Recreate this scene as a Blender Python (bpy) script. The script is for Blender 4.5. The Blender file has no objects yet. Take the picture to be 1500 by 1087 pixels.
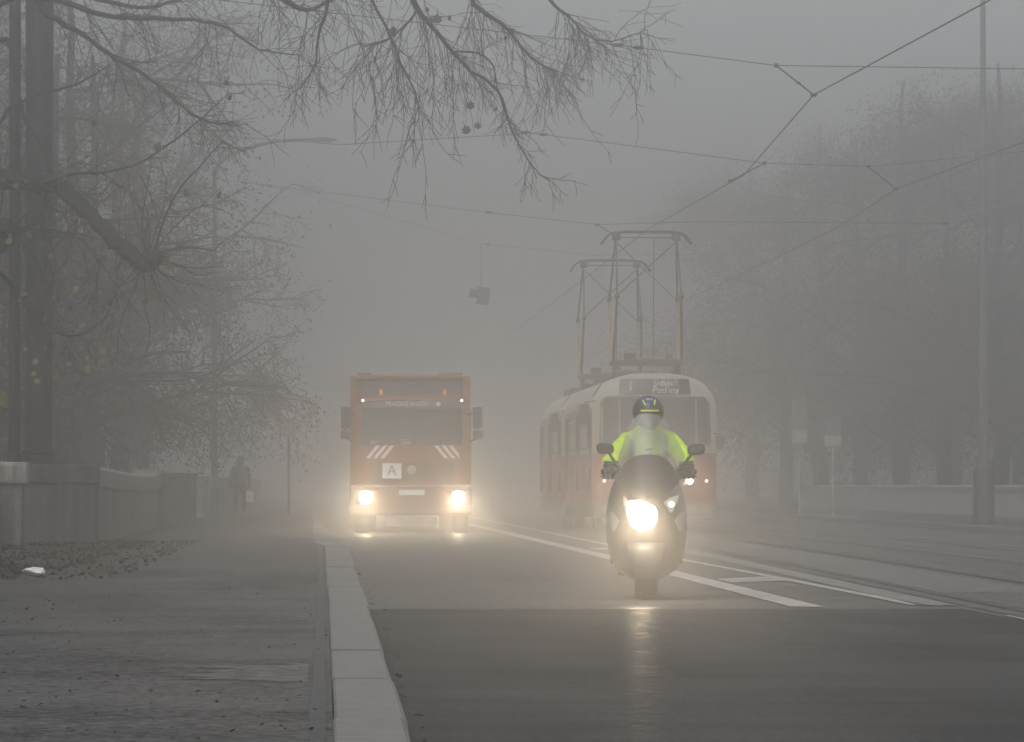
import bpy, bmesh, math, random
from mathutils import Vector, Matrix, Euler, noise
R = math.radians
SC = bpy.context.scene
COL = SC.collection

# ------------------------------------------------------------------ camera
F = 8470.0                      # focal length in photograph pixels (1500 wide)
CAMZ = 0.98
YAW = math.atan((750 - 479) / F)
PITCH = math.atan((710 - 543.5) / F)
cam_d = bpy.data.cameras.new('camera')
cam = bpy.data.objects.new('camera', cam_d)
COL.objects.link(cam)
cam_d.sensor_width = 36
cam_d.sensor_fit = 'HORIZONTAL'
cam_d.lens = 36 * F / 1500
cam_d.clip_start = 0.5
cam_d.clip_end = 3000
cam.location = (0, 0, CAMZ)
cam.rotation_euler = (math.pi / 2 + PITCH, 0, -YAW)
SC.camera = cam
CAMM = Euler(cam.rotation_euler).to_matrix()

# ------------------------------------------------------------------ world, sun, exposure
SUN_EL, SUN_ROT = R(52), R(200)
world = bpy.data.worlds.new('World')
SC.world = world
world.use_nodes = True
nt = world.node_tree
nt.nodes.clear()
out = nt.nodes.new('ShaderNodeOutputWorld')
bg = nt.nodes.new('ShaderNodeBackground')
hsv = nt.nodes.new('ShaderNodeHueSaturation')
hsv.inputs['Saturation'].default_value = 0.17
sky = nt.nodes.new('ShaderNodeTexSky')
sky.sky_type = 'NISHITA'
sky.sun_disc = False
sky.sun_elevation = SUN_EL
sky.sun_rotation = SUN_ROT
sky.dust_density = 4.0
nt.links.new(sky.outputs[0], hsv.inputs['Color'])
nt.links.new(hsv.outputs[0], bg.inputs['Color'])
nt.links.new(bg.outputs[0], out.inputs['Surface'])
bg.inputs['Strength'].default_value = 0.09

sun_d = bpy.data.lights.new('sun', 'SUN')
sun_d.energy = 0.5
sun_d.angle = R(40)
sun_d.color = (1.0, 0.98, 0.95)
sun = bpy.data.objects.new('sun', sun_d)
COL.objects.link(sun)
sun.rotation_euler = (R(90) - SUN_EL, 0, math.pi - SUN_ROT)
sun.location = (0, 40, 40)

SC.view_settings.view_transform = 'Standard'
SC.view_settings.look = 'None'
SC.view_settings.gamma = 1.0
SC.view_settings.use_curve_mapping = False
SC.view_settings.exposure = 0.72

SC.render.engine = 'CYCLES'
cy = SC.cycles
cy.use_denoising = True
try:
    cy.denoiser = 'OPENIMAGEDENOISE'
    cy.denoising_input_passes = 'RGB_ALBEDO_NORMAL'
except Exception:
    pass
cy.max_bounces = 8
cy.diffuse_bounces = 3
cy.glossy_bounces = 3
cy.transmission_bounces = 4
cy.transparent_max_bounces = 8
cy.volume_bounces = 3
cy.sample_clamp_indirect = 8.0
cy.caustics_reflective = False
cy.caustics_refractive = False


# ------------------------------------------------------------------ helpers
def W(px, py, d):
    """the point at distance d along the road seen at a pixel of the photograph (for laying out real positions)"""
    v = CAMM @ Vector(((px - 750) / F, (543.5 - py) / F, -1))
    return Vector((v.x, v.y, v.z)) * (d / v.y) + Vector((0, 0, CAMZ))


class MB:
    """collects geometry; build() links it as one mesh object"""
    def __init__(self):
        self.v, self.f = [], []

    def add(self, vs, fs):
        o = len(self.v)
        self.v.extend([tuple(x) for x in vs])
        self.f.extend([tuple(i + o for i in f) for f in fs])
        return self

    def box(self, c, s, rz=0.0, bevel=0.0, taper=(1, 1), ry=0.0, rx=0.0):
        bm = bmesh.new()
        bmesh.ops.create_cube(bm, size=1.0)
        for v in bm.verts:
            k = v.co.z + 0.5
            v.co.x *= s[0] * (1 + (taper[0] - 1) * k)
            v.co.y *= s[1] * (1 + (taper[1] - 1) * k)
            v.co.z *= s[2]
        if bevel > 0:
            bmesh.ops.bevel(bm, geom=list(bm.edges), offset=bevel, segments=2, affect='EDGES', profile=0.6)
        M = Euler((rx, ry, rz)).to_matrix()
        bm.verts.index_update()
        self.add([M @ v.co + Vector(c) for v in bm.verts], [[v.index for v in f.verts] for f in bm.faces])
        bm.free()
        return self

    def tube(self, pts, rad, n=6, cap=True):
        pts = [Vector(p) for p in pts]
        m = len(pts)
        if not isinstance(rad, (list, tuple)):
            rad = [rad] * m
        vs, fs = [], []
        t0 = (pts[1] - pts[0]).normalized()
        up = Vector((0, 0, 1)) if abs(t0.z) < 0.9 else Vector((1, 0, 0))
        nrm = t0.cross(up).normalized()
        for i in range(m):
            t = (pts[min(i + 1, m - 1)] - pts[max(i - 1, 0)])
            t = t.normalized() if t.length > 1e-9 else t0
            nrm = (nrm - t * nrm.dot(t))
            nrm = nrm.normalized() if nrm.length > 1e-6 else t.orthogonal().normalized()
            b = t.cross(nrm)
            for k in range(n):
                a = 2 * math.pi * k / n
                vs.append(pts[i] + (nrm * math.cos(a) + b * math.sin(a)) * rad[i])
        for i in range(m - 1):
            for k in range(n):
                a, b2 = i * n + k, i * n + (k + 1) % n
                fs.append((a, b2, b2 + n, a + n))
        if cap:
            fs.append(tuple(range(n - 1, -1, -1)))
            fs.append(tuple((m - 1) * n + k for k in range(n)))
        return self.add(vs, fs)

    def loft(self, rings, cap=True):
        n = len(rings[0])
        vs = [p for r in rings for p in r]
        fs = []
        for i in range(len(rings) - 1):
            for k in range(n):
                a, b = i * n + k, i * n + (k + 1) % n
                fs.append((a, b, b + n, a + n))
        if cap:
            fs.append(tuple(range(n - 1, -1, -1)))
            fs.append(tuple((len(rings) - 1) * n + k for k in range(n)))
        return self.add(vs, fs)

    def lathe(self, prof, c=(0, 0, 0), axis='Z', n=20):
        rings = []
        for r, h in prof:
            ring = []
            for k in range(n):
                a = 2 * math.pi * k / n
                if axis == 'Z':
                    p = (c[0] + r * math.cos(a), c[1] + r * math.sin(a), c[2] + h)
                elif axis == 'X':
                    p = (c[0] + h, c[1] + r * math.cos(a), c[2] + r * math.sin(a))
                else:
                    p = (c[0] + r * math.sin(a), c[1] + h, c[2] + r * math.cos(a))
                ring.append(p)
            rings.append(ring)
        return self.loft(rings)

    def plate(self, rows, yf, th=0.01, n=8):
        """a curved panel: rows of (z, x_left, x_right); its face follows y = yf(x, z), th thick towards +y"""
        m = len(rows)
        vs, fs = [], []
        for off in (0, th):
            for z, a, b in rows:
                for k in range(n + 1):
                    x = a + (b - a) * k / n
                    vs.append((x, yf(x, z) + off, z))
        N = n + 1
        T = m * N
        for i in range(m - 1):
            for k in range(n):
                a = i * N + k
                fs.append((a, a + 1, a + 1 + N, a + N))
                fs.append((T + a, T + a + N, T + a + 1 + N, T + a + 1))
        for k in range(n):
            fs.append((k, T + k, T + k + 1, k + 1))
            a = (m - 1) * N + k
            fs.append((a, a + 1, T + a + 1, T + a))
        for i in range(m - 1):
            a = i * N
            fs.append((a, a + N, T + a + N, T + a))
            a = i * N + n
            fs.append((a, T + a, T + a + N, a + N))
        return self.add(vs, fs)

    def mesh(self, name, mat, smooth=False):
        me = bpy.data.meshes.new(name)
        me.from_pydata(self.v, [], self.f)
        bm = bmesh.new()
        bm.from_mesh(me)
        bmesh.ops.recalc_face_normals(bm, faces=list(bm.faces))
        bm.to_mesh(me)
        bm.free()
        if smooth:
            me.polygons.foreach_set('use_smooth', [True] * len(me.polygons))
            try:
                me.set_sharp_from_angle(angle=R(38))
            except Exception:
                pass
        me.materials.append(mat)
        return me

    def build(self, name, mat, parent=None, smooth=False, loc=None):
        o = bpy.data.objects.new(name, self.mesh(name, mat, smooth))
        COL.objects.link(o)
        o.parent = parent
        if loc is not None:
            o.location = loc
        return o


def tag(o, label, cat, group=None, kind=None):
    if label:
        o['label'] = label
    if cat:
        o['category'] = cat
    if group:
        o['group'] = group
    if kind:
        o['kind'] = kind
    return o


def struct(o, label=None):
    o['kind'] = 'structure'
    if label:
        o['label'] = label
    return o


def thing(name, label, cat, loc=(0, 0, 0), rz=0.0, group=None):
    o = bpy.data.objects.new(name, None)
    COL.objects.link(o)
    o.empty_display_size = 0.2
    o.location = loc
    o.rotation_euler = (0, 0, rz)
    return tag(o, label, cat, group)


def share(name, me, parent=None, loc=(0, 0, 0), rot=(0, 0, 0), sc=(1, 1, 1)):
    o = bpy.data.objects.new(name, me)
    COL.objects.link(o)
    o.parent = parent
    o.location = loc
    o.rotation_euler = rot
    o.scale = sc
    return o


def copy_tree(o, parent=None):
    c = o.copy()
    COL.objects.link(c)
    c.parent = parent
    for ch in list(o.children):
        copy_tree(ch, c)
    return c


def text(name, s, size, mat, parent, loc, ext=0.002, sx=1.0):
    cu = bpy.data.curves.new(name, 'FONT')
    cu.body = s
    cu.size = size
    cu.align_x = 'CENTER'
    cu.align_y = 'CENTER'
    cu.extrude = ext
    t = bpy.data.objects.new(name, cu)
    COL.objects.link(t)
    bpy.context.view_layer.update()
    me = bpy.data.meshes.new_from_object(t.evaluated_get(bpy.context.evaluated_depsgraph_get()))
    bpy.data.objects.remove(t)
    me.materials.clear()
    me.materials.append(mat)
    o = bpy.data.objects.new(name, me)
    COL.objects.link(o)
    o.parent = parent
    o.location = loc
    o.rotation_euler = (R(90), 0, 0)
    o.scale = (sx, 1, 1)
    return o


def skin(name, verts, edges, mat, parent, root=0, sub=2):
    """one continuous skinned figure: verts = [(pos, (rx, ry))]"""
    me = bpy.data.meshes.new(name)
    me.from_pydata([v[0] for v in verts], edges, [])
    o = bpy.data.objects.new(name, me)
    COL.objects.link(o)
    o.modifiers.new('skin', 'SKIN').use_smooth_shade = True
    if not me.skin_vertices:
        bm = bmesh.new()
        bm.from_mesh(me)
        bm.verts.layers.skin.verify()
        bm.to_mesh(me)
        bm.free()
    for i, v in enumerate(verts):
        sv = me.skin_vertices[0].data[i]
        r = v[1]
        sv.radius = (r, r) if not isinstance(r, (tuple, list)) else r
        sv.use_root = (i == root)
    sm = o.modifiers.new('sub', 'SUBSURF')
    sm.levels = sub
    sm.render_levels = sub
    bpy.context.view_layer.update()
    me2 = bpy.data.meshes.new_from_object(o.evaluated_get(bpy.context.evaluated_depsgraph_get()))
    o.modifiers.clear()
    o.data = me2
    me2.materials.clear()
    me2.materials.append(mat)
    me2.polygons.foreach_set('use_smooth', [True] * len(me2.polygons))
    o.parent = parent
    return o


# ------------------------------------------------------------------ materials
def mat(name, col, rough=0.6, metal=0.0, var=0.15, scale=6.0, bump=0.0, bscale=60.0, col2=None, emit=None, estr=0.0,
        rvar=0.0, coat=0.0, detail=6.0):
    m = bpy.data.materials.new(name)
    m.use_nodes = True
    nt = m.node_tree
    b = nt.nodes['Principled BSDF']
    b.inputs['Roughness'].default_value = rough
    b.inputs['Metallic'].default_value = metal
    b.inputs['Coat Weight'].default_value = coat
    tc = nt.nodes.new('ShaderNodeTexCoord')
    nz = nt.nodes.new('ShaderNodeTexNoise')
    nz.inputs['Scale'].default_value = scale
    nz.inputs['Detail'].default_value = detail
    nt.links.new(tc.outputs['Object'], nz.inputs['Vector'])
    rp = nt.nodes.new('ShaderNodeValToRGB')
    c2 = col2 if col2 else tuple(max(0, c * (1 - 2.2 * var)) for c in col)
    c1 = col if col2 else tuple(min(1, c * (1 + var)) for c in col)
    rp.color_ramp.elements[0].position = 0.32
    rp.color_ramp.elements[1].position = 0.68
    rp.color_ramp.elements[0].color = (*c2, 1)
    rp.color_ramp.elements[1].color = (*c1, 1)
    nt.links.new(nz.outputs['Fac'], rp.inputs['Fac'])
    nt.links.new(rp.outputs['Color'], b.inputs['Base Color'])
    if rvar > 0:
        mr = nt.nodes.new('ShaderNodeMapRange')
        mr.inputs[1].default_value = 0.3
        mr.inputs[2].default_value = 0.7
        mr.inputs[3].default_value = max(0.03, rough - rvar)
        mr.inputs[4].default_value = min(1, rough + rvar)
        nz3 = nt.nodes.new('ShaderNodeTexNoise')
        nz3.inputs['Scale'].default_value = scale * 0.6
        nz3.inputs['Detail'].default_value = 4
        nt.links.new(tc.outputs['Object'], nz3.inputs['Vector'])
        nt.links.new(nz3.outputs['Fac'], mr.inputs[0])
        nt.links.new(mr.outputs[0], b.inputs['Roughness'])
    if bump > 0:
        nz2 = nt.nodes.new('ShaderNodeTexNoise')
        nz2.inputs['Scale'].default_value = bscale
        nz2.inputs['Detail'].default_value = 3
        nt.links.new(tc.outputs['Object'], nz2.inputs['Vector'])
        bp = nt.nodes.new('ShaderNodeBump')
        bp.inputs['Strength'].default_value = bump
        bp.inputs['Distance'].default_value = 0.02
        nt.links.new(nz2.outputs['Fac'], bp.inputs['Height'])
        nt.links.new(bp.outputs['Normal'], b.inputs['Normal'])
    if emit:
        b.inputs['Emission Color'].default_value = (*emit, 1)
        b.inputs['Emission Strength'].default_value = estr
    return m


def asphalt(name, dark, light, rough, stretch=(1, 1), patch=0.35, gloss=0.05):
    """bitumen: fine aggregate grain, broad worn patches, wheel streaks along the road"""
    m = bpy.data.materials.new(name)
    m.use_nodes = True
    nt = m.node_tree
    L = nt.links.new
    b = nt.nodes['Principled BSDF']
    tc = nt.nodes.new('ShaderNodeTexCoord')

    def noise_(scale, detail, vec=None, sc=None):
        n = nt.nodes.new('ShaderNodeTexNoise')
        n.inputs['Scale'].default_value = scale
        n.inputs['Detail'].default_value = detail
        src = tc.outputs['Object']
        if sc:
            mp = nt.nodes.new('ShaderNodeMapping')
            mp.inputs['Scale'].default_value = sc
            L(src, mp.inputs['Vector'])
            src = mp.outputs[0]
        L(src, n.inputs['Vector'])
        return n.outputs['Fac']
    grain = noise_(28, 6)
    big = noise_(1.0, 5, sc=(0.9, 0.16, 1))
    streak = noise_(1.0, 4, sc=(0.35, 0.9, 1))
    mx = nt.nodes.new('ShaderNodeMix')
    mx.data_type = 'FLOAT'
    mx.inputs[0].default_value = 0.5
    L(big, mx.inputs[2])
    L(streak, mx.inputs[3])
    mx2 = nt.nodes.new('ShaderNodeMix')
    mx2.data_type = 'FLOAT'
    mx2.inputs[0].default_value = patch
    L(grain, mx2.inputs[2])
    L(mx.outputs[0], mx2.inputs[3])
    rp = nt.nodes.new('ShaderNodeValToRGB')
    rp.color_ramp.elements[0].position = 0.42
    rp.color_ramp.elements[1].position = 0.58
    rp.color_ramp.elements[0].color = (*dark, 1)
    rp.color_ramp.elements[1].color = (*light, 1)
    L(mx2.outputs[0], rp.inputs['Fac'])
    L(rp.outputs[0], b.inputs['Base Color'])
    mr = nt.nodes.new('ShaderNodeMapRange')
    mr.inputs[1].default_value = 0.35
    mr.inputs[2].default_value = 0.65
    L(mx.outputs[0], mr.inputs[0])
    b.inputs['Roughness'].default_value = 0.9
    b.inputs['Specular IOR Level'].default_value = 0.0
    # a thin broken film of damp on the aggregate
    gl = nt.nodes.new('ShaderNodeBsdfGlossy')
    gl.inputs['Color'].default_value = (1, 1, 1, 1)
    gl.inputs['Roughness'].default_value = rough
    ms = nt.nodes.new('ShaderNodeMixShader')
    mr.inputs[3].default_value = gloss * 1.7
    mr.inputs[4].default_value = gloss * 0.3
    gk = nt.nodes.new('ShaderNodeMapRange')
    gk.inputs[1].default_value = 0.42
    gk.inputs[2].default_value = 0.62
    gk.inputs[3].default_value = 0.15
    gk.inputs[4].default_value = 2.4
    L(noise_(9, 5), gk.inputs[0])
    mm_ = nt.nodes.new('ShaderNodeMath')
    mm_.operation = 'MULTIPLY'
    L(mr.outputs[0], mm_.inputs[0])
    L(gk.outputs[0], mm_.inputs[1])
    L(mm_.outputs[0], ms.inputs[0])
    L(b.outputs[0], ms.inputs[1])
    L(gl.outputs[0], ms.inputs[2])
    L(ms.outputs[0], nt.nodes['Material Output'].inputs['Surface'])
    bp = nt.nodes.new('ShaderNodeBump')
    bp.inputs['Strength'].default_value = 0.5
    bp.inputs['Distance'].default_value = 0.012
    L(grain, bp.inputs['Height'])
    L(bp.outputs[0], b.inputs['Normal'])
    bp2 = nt.nodes.new('ShaderNodeBump')
    bp2.inputs['Strength'].default_value = 0.12
    bp2.inputs['Distance'].default_value = 0.012
    L(grain, bp2.inputs['Height'])
    L(bp2.outputs[0], gl.inputs['Normal'])
    return m


def streaked(name, col, stain, rough=0.85):
    """old concrete / render with vertical run-off streaks"""
    m = bpy.data.materials.new(name)
    m.use_nodes = True
    nt = m.node_tree
    L = nt.links.new
    b = nt.nodes['Principled BSDF']
    b.inputs['Roughness'].default_value = rough
    tc = nt.nodes.new('ShaderNodeTexCoord')
    mp = nt.nodes.new('ShaderNodeMapping')
    mp.inputs['Scale'].default_value = (5.0, 5.0, 0.35)
    L(tc.outputs['Object'], mp.inputs['Vector'])
    n1 = nt.nodes.new('ShaderNodeTexNoise')
    n1.inputs['Scale'].default_value = 1.6
    n1.inputs['Detail'].default_value = 6
    L(mp.outputs[0], n1.inputs['Vector'])
    n2 = nt.nodes.new('ShaderNodeTexNoise')
    n2.inputs['Scale'].default_value = 9
    n2.inputs['Detail'].default_value = 8
    L(tc.outputs['Object'], n2.inputs['Vector'])
    mx = nt.nodes.new('ShaderNodeMix')
    mx.data_type = 'FLOAT'
    mx.inputs[0].default_value = 0.35
    L(n1.outputs['Fac'], mx.inputs[2])
    L(n2.outputs['Fac'], mx.inputs[3])
    rp = nt.nodes.new('ShaderNodeValToRGB')
    rp.color_ramp.elements[0].position = 0.4
    rp.color_ramp.elements[1].position = 0.62
    rp.color_ramp.elements[0].color = (*stain, 1)
    rp.color_ramp.elements[1].color = (*col, 1)
    L(mx.outputs[0], rp.inputs['Fac'])
    L(rp.outputs[0], b.inputs['Base Color'])
    bp = nt.nodes.new('ShaderNodeBump')
    bp.inputs['Strength'].default_value = 0.4
    bp.inputs['Distance'].default_value = 0.01
    L(n2.outputs['Fac'], bp.inputs['Height'])
    L(bp.outputs[0], b.inputs['Normal'])
    return m


def screen_mat(name, tint, haze):
    """a thin hazy plastic sheet: mostly clear, a little scattered light, a reflection"""
    m = bpy.data.materials.new(name)
    m.use_nodes = True
    nt = m.node_tree
    nt.nodes.clear()
    L = nt.links.new
    o = nt.nodes.new('ShaderNodeOutputMaterial')
    tr = nt.nodes.new('ShaderNodeBsdfTransparent')
    tr.inputs[0].default_value = (*tint, 1)
    df = nt.nodes.new('ShaderNodeBsdfDiffuse')
    df.inputs[0].default_value = (0.62, 0.63, 0.6, 1)
    tl = nt.nodes.new('ShaderNodeBsdfTranslucent')
    tl.inputs[0].default_value = (0.62, 0.63, 0.6, 1)
    gl = nt.nodes.new('ShaderNodeBsdfGlossy')
    gl.inputs['Roughness'].default_value = 0.08
    a = nt.nodes.new('ShaderNodeMixShader')
    a.inputs[0].default_value = 0.5
    L(df.outputs[0], a.inputs[1])
    L(tl.outputs[0], a.inputs[2])
    b = nt.nodes.new('ShaderNodeMixShader')
    b.inputs[0].default_value = haze
    L(tr.outputs[0], b.inputs[1])
    L(a.outputs[0], b.inputs[2])
    c = nt.nodes.new('ShaderNodeMixShader')
    fr = nt.nodes.new('ShaderNodeFresnel')
    fr.inputs[0].default_value = 1.35
    L(fr.outputs[0], c.inputs[0])
    L(b.outputs[0], c.inputs[1])
    L(gl.outputs[0], c.inputs[2])
    L(c.outputs[0], o.inputs['Surface'])
    return m


M_ROADN = asphalt('asphalt_new', (0.036, 0.036, 0.0365), (0.078, 0.078, 0.078), 0.26, patch=0.5, gloss=0.009)
M_ROADO = asphalt('asphalt_worn', (0.075, 0.073, 0.07), (0.14, 0.137, 0.132), 0.3, gloss=0.025)
M_TRACKBED = asphalt('track_bed', (0.05, 0.047, 0.043), (0.12, 0.116, 0.11), 0.35, gloss=0.08)
M_WALK = asphalt('asphalt_pavement', (0.035, 0.035, 0.035), (0.13, 0.129, 0.127), 0.5, patch=0.45, gloss=0.02)
M_SEAL = mat('bitumen_seal', (0.035, 0.035, 0.037), 0.6, bump=0.3, bscale=30)
M_SOIL = mat('ground_soil', (0.06, 0.055, 0.04), 0.95, bump=0.6, bscale=4, scale=0.6)
M_KERB = mat('granite_kerb', (0.165, 0.163, 0.156), 0.8, var=0.09, scale=7, bump=0.12, bscale=50, detail=10)
M_KERBFACE = mat('granite_kerb_dark', (0.2, 0.2, 0.19), 0.8, var=0.25, scale=7, bump=0.3)
M_PAINT = mat('road_paint', (0.42, 0.41, 0.37), 0.6, var=0.28, scale=7, detail=10, bump=0.2)
M_PAINTW = mat('road_paint_worn', (0.42, 0.41, 0.38), 0.6, col2=(0.14, 0.137, 0.13), scale=3, detail=12, bump=0.2)
M_STEEL = mat('rail_steel', (0.36, 0.35, 0.34), 0.38, metal=0.9, scale=3)
M_RAILD = mat('rail_dark', (0.05, 0.046, 0.042), 0.55, metal=0.2, scale=3)
M_GROOVE = mat('rail_groove', (0.02, 0.018, 0.016), 0.9)
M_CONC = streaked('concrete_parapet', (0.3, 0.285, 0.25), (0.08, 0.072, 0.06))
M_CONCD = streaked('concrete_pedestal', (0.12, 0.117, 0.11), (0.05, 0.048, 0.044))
M_COPING = streaked('concrete_coping', (0.36, 0.35, 0.32), (0.15, 0.143, 0.128))
M_PALEWALL = streaked('pale_wall', (0.5, 0.49, 0.46), (0.3, 0.29, 0.27))
M_POLE = mat('pole_dark_paint', (0.03, 0.031, 0.031), 0.55, var=0.3, scale=4, bump=0.15, bscale=25)
M_MAST = streaked('mast_pale', (0.13, 0.13, 0.128), (0.09, 0.09, 0.089))
M_LAMPPOST = mat('lamp_post_grey', (0.075, 0.075, 0.073), 0.6, var=0.2)
M_MASTBASE = mat('mast_base', (0.05, 0.05, 0.05), 0.6, var=0.25)
M_BARK = mat('bark', (0.03, 0.027, 0.023), 0.95, col2=(0.009, 0.008, 0.007), scale=9, bump=0.8, bscale=22)
M_TWIG = mat('twig_bark', (0.045, 0.039, 0.032), 0.95, var=0.2)
M_LEAF = mat('leaf_olive', (0.15, 0.145, 0.03), 0.75, col2=(0.075, 0.07, 0.018), scale=1.5)
M_LEAFB = mat('leaf_brown', (0.09, 0.065, 0.035), 0.8, scale=2)
M_LITTER = mat('leaf_litter', (0.06, 0.043, 0.028), 0.85, col2=(0.013, 0.011, 0.009), scale=11, detail=10)
M_WIRE = mat('wire', (0.03, 0.03, 0.03), 0.6)
M_WHITE = mat('white_plastic', (0.75, 0.75, 0.74), 0.5, var=0.05)
M_BLACK = mat('black_plastic', (0.025, 0.025, 0.026), 0.5, var=0.2)
M_RUBBER = mat('rubber', (0.02, 0.02, 0.02), 0.85, var=0.2)
M_GLASS = mat('dark_glass', (0.018, 0.02, 0.022), 0.12, var=0.1)
M_CHROME = mat('chrome', (0.6, 0.6, 0.6), 0.25, metal=1.0, var=0.05)
M_ALU = mat('aluminium', (0.5, 0.5, 0.5), 0.45, metal=0.8)
# truck
M_ORANGE = mat('truck_orange', (0.27, 0.082, 0.02), 0.45, var=0.14, scale=3, detail=9, coat=0.2)
M_ORANGED = mat('truck_orange_dirty', (0.17, 0.05, 0.018), 0.6, var=0.22, scale=2.5, detail=10)
M_TGREY = mat('truck_grey', (0.11, 0.105, 0.1), 0.7, var=0.2)
M_TGREYL = mat('truck_light_grey', (0.33, 0.31, 0.29), 0.7, var=0.2)
M_RED = mat('red_stripe', (0.42, 0.05, 0.03), 0.5)
M_AMBER = mat('amber_lens', (0.6, 0.2, 0.03), 0.3, emit=(1.0, 0.36, 0.1), estr=0.3)
M_MARK = mat('marker_lamp', (0.9, 0.8, 0.6), 0.3, emit=(1.0, 0.82, 0.58), estr=3.0)
# tram
M_CREAM = mat('tram_cream', (0.38, 0.36, 0.295), 0.45, var=0.08, scale=2, detail=9, coat=0.15)
M_TRED = mat('tram_red', (0.24, 0.024, 0.024), 0.42, var=0.12, scale=2, detail=9, coat=0.15)
M_SKIRT = mat('tram_skirt', (0.2, 0.19, 0.17), 0.6, var=0.2, scale=3)
M_PANTO = mat('pantograph_steel', (0.1, 0.075, 0.055), 0.6, metal=0.3, var=0.25)
M_PANTOY = mat('pantograph_ochre', (0.33, 0.2, 0.09), 0.6, var=0.2)
M_SIGNTXT = mat('display_letters', (0.6, 0.6, 0.5), 0.5, emit=(0.8, 0.8, 0.65), estr=0.12)
# scooter and rider
M_SCOOT = mat('scooter_bronze', (0.04, 0.035, 0.03), 0.42, metal=0.2, var=0.08, coat=0.5)
M_SCOOTD = mat('scooter_charcoal', (0.045, 0.045, 0.047), 0.4, var=0.1)
M_SCOOTB = mat('scooter_black_panel', (0.022, 0.022, 0.024), 0.45, var=0.1)
M_LENS = mat('clear_lens', (0.4, 0.4, 0.39), 0.15, var=0.05)
M_SCREEN = screen_mat('hazy_windscreen', (0.93, 0.94, 0.92), 0.2)
M_VIS = mat('hi_vis_yellow', (0.52, 0.74, 0.03), 0.75, var=0.12, scale=9, bump=0.7, bscale=9)
M_REFL = mat('reflective_grey', (0.42, 0.43, 0.42), 0.5, var=0.08)
M_NAVY = mat('navy_gloss', (0.02, 0.03, 0.11), 0.3, coat=0.4)
M_HBLACK = mat('helmet_black', (0.015, 0.016, 0.02), 0.35, coat=0.2)
M_FLUO = mat('fluo_stripe', (0.65, 0.8, 0.08), 0.5, var=0.03)
M_DARKCLOTH = mat('dark_cloth', (0.03, 0.03, 0.032), 0.9, var=0.2, scale=12, bump=0.5, bscale=14)
M_GLOVE = mat('glove_leather', (0.035, 0.036, 0.035), 0.7, var=0.2, scale=20, bump=0.3)
M_SKIN = mat('skin', (0.45, 0.27, 0.2), 0.6, var=0.05)
M_VISOR = mat('visor', (0.05, 0.05, 0.05), 0.1, var=0.0)
M_PALEBAG = mat('pale_bag', (0.6, 0.58, 0.5), 0.7)


def lamp_mat(name, col, s):
    m = bpy.data.materials.new(name)
    m.use_nodes = True
    b = m.node_tree.nodes['Principled BSDF']
    b.inputs['Base Color'].default_value = (0.8, 0.8, 0.78, 1)
    b.inputs['Emission Color'].default_value = (*col, 1)
    b.inputs['Emission Strength'].default_value = s
    return m


WARM = (1.0, 0.79, 0.54)
M_LAMPT = lamp_mat('truck_lamp', (1.0, 0.82, 0.56), 160)
M_LAMPS = lamp_mat('scooter_lamp', (1.0, 0.82, 0.56), 56)
M_LAMPTR = lamp_mat('tram_lamp', (1.0, 0.8, 0.5), 1.8)
M_LAMPTR2 = lamp_mat('tram_lamp_bright', (1.0, 0.88, 0.7), 5.0)


def beam(name, parent, loc, energy, size=70, tilt=0.0, radius=0.06, blend=0.8, col=WARM):
    l = bpy.data.lights.new(name, 'SPOT')
    l.energy = energy
    l.color = col
    l.spot_size = R(size)
    l.spot_blend = blend
    l.shadow_soft_size = radius
    o = bpy.data.objects.new(name, l)
    COL.objects.link(o)
    o.parent = parent
    o.location = loc
    o.rotation_euler = (R(90) - R(tilt), 0, math.pi)     # shines along -Y
    o.rotation_euler = Vector((0, -1, -math.tan(R(tilt)))).to_track_quat('-Z', 'Y').to_euler()
    return o


# ------------------------------------------------------------------ setting: ground, road, pavements, kerbs, rails
def sheet(name, x0, x1, y0, y1, z, m, ny=1, th=None):
    b = MB()
    vs, fs = [], []
    for i in range(ny + 1):
        y = y0 + (y1 - y0) * i / ny
        vs += [(x0, y, z), (x1, y, z)]
    for i in range(ny):
        fs.append((2 * i, 2 * i + 1, 2 * i + 3, 2 * i + 2))
    b.add(vs, fs)
    return b.build(name, m)


def interp(tab, d):
    if d <= tab[0][0]:
        return tab[0][1]
    for (a, b), (c, e) in zip(tab, tab[1:]):
        if d <= c:
            return b + (e - b) * (d - a) / (c - a)
    return tab[-1][1]


KERB_OUT = [(0, 0.30), (82, 0.32), (90, 0.2), (100, 0.08), (110, 0.02), (170, -0.12), (260, -0.6), (640, -4)]
KERB_IN = [(0, 0.02), (40, 0.0), (80, -0.05), (86, -0.2), (110, -0.3), (170, -0.42), (260, -0.9), (640, -4.3)]
SIDEZ = 0.12

g = sheet('ground', -220, 240, -60, 640, -0.25, M_SOIL)
struct(g, 'dark soil ground under and beyond the street')
r = sheet('road', -5, 13.32, -40, 640, 0.0, M_ROADO, 40)
struct(r, 'worn grey asphalt carriageway with tram tracks')
r2 = sheet('road_patch', 0.2, 5.0, -40, 45.4, 0.004, M_ROADN, 10)
struct(r2, 'fresh dark asphalt with a straight edge across the lane')

# left pavement follows the inner kerb line
ys = [-40, 0, 40, 60, 80, 83, 86, 95, 110, 140, 170, 260, 400, 640]
b = MB()
vs, fs = [], []
for y in ys:
    xi = interp(KERB_IN, y) + 0.012
    vs += [(-9.0, y, SIDEZ), (xi, y, SIDEZ), (xi, y, -0.3), (-9.0, y, -0.3)]
n = len(ys)
for i in range(n - 1):
    for k in range(4):
        a = i * 4 + k
        c = i * 4 + (k + 1) % 4
        fs.append((a, c, c + 4, a + 4))
b.add(vs, fs)
struct(b.build('pavement', M_WALK), 'dark asphalt footway strewn with leaves beside the parapet')
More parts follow.
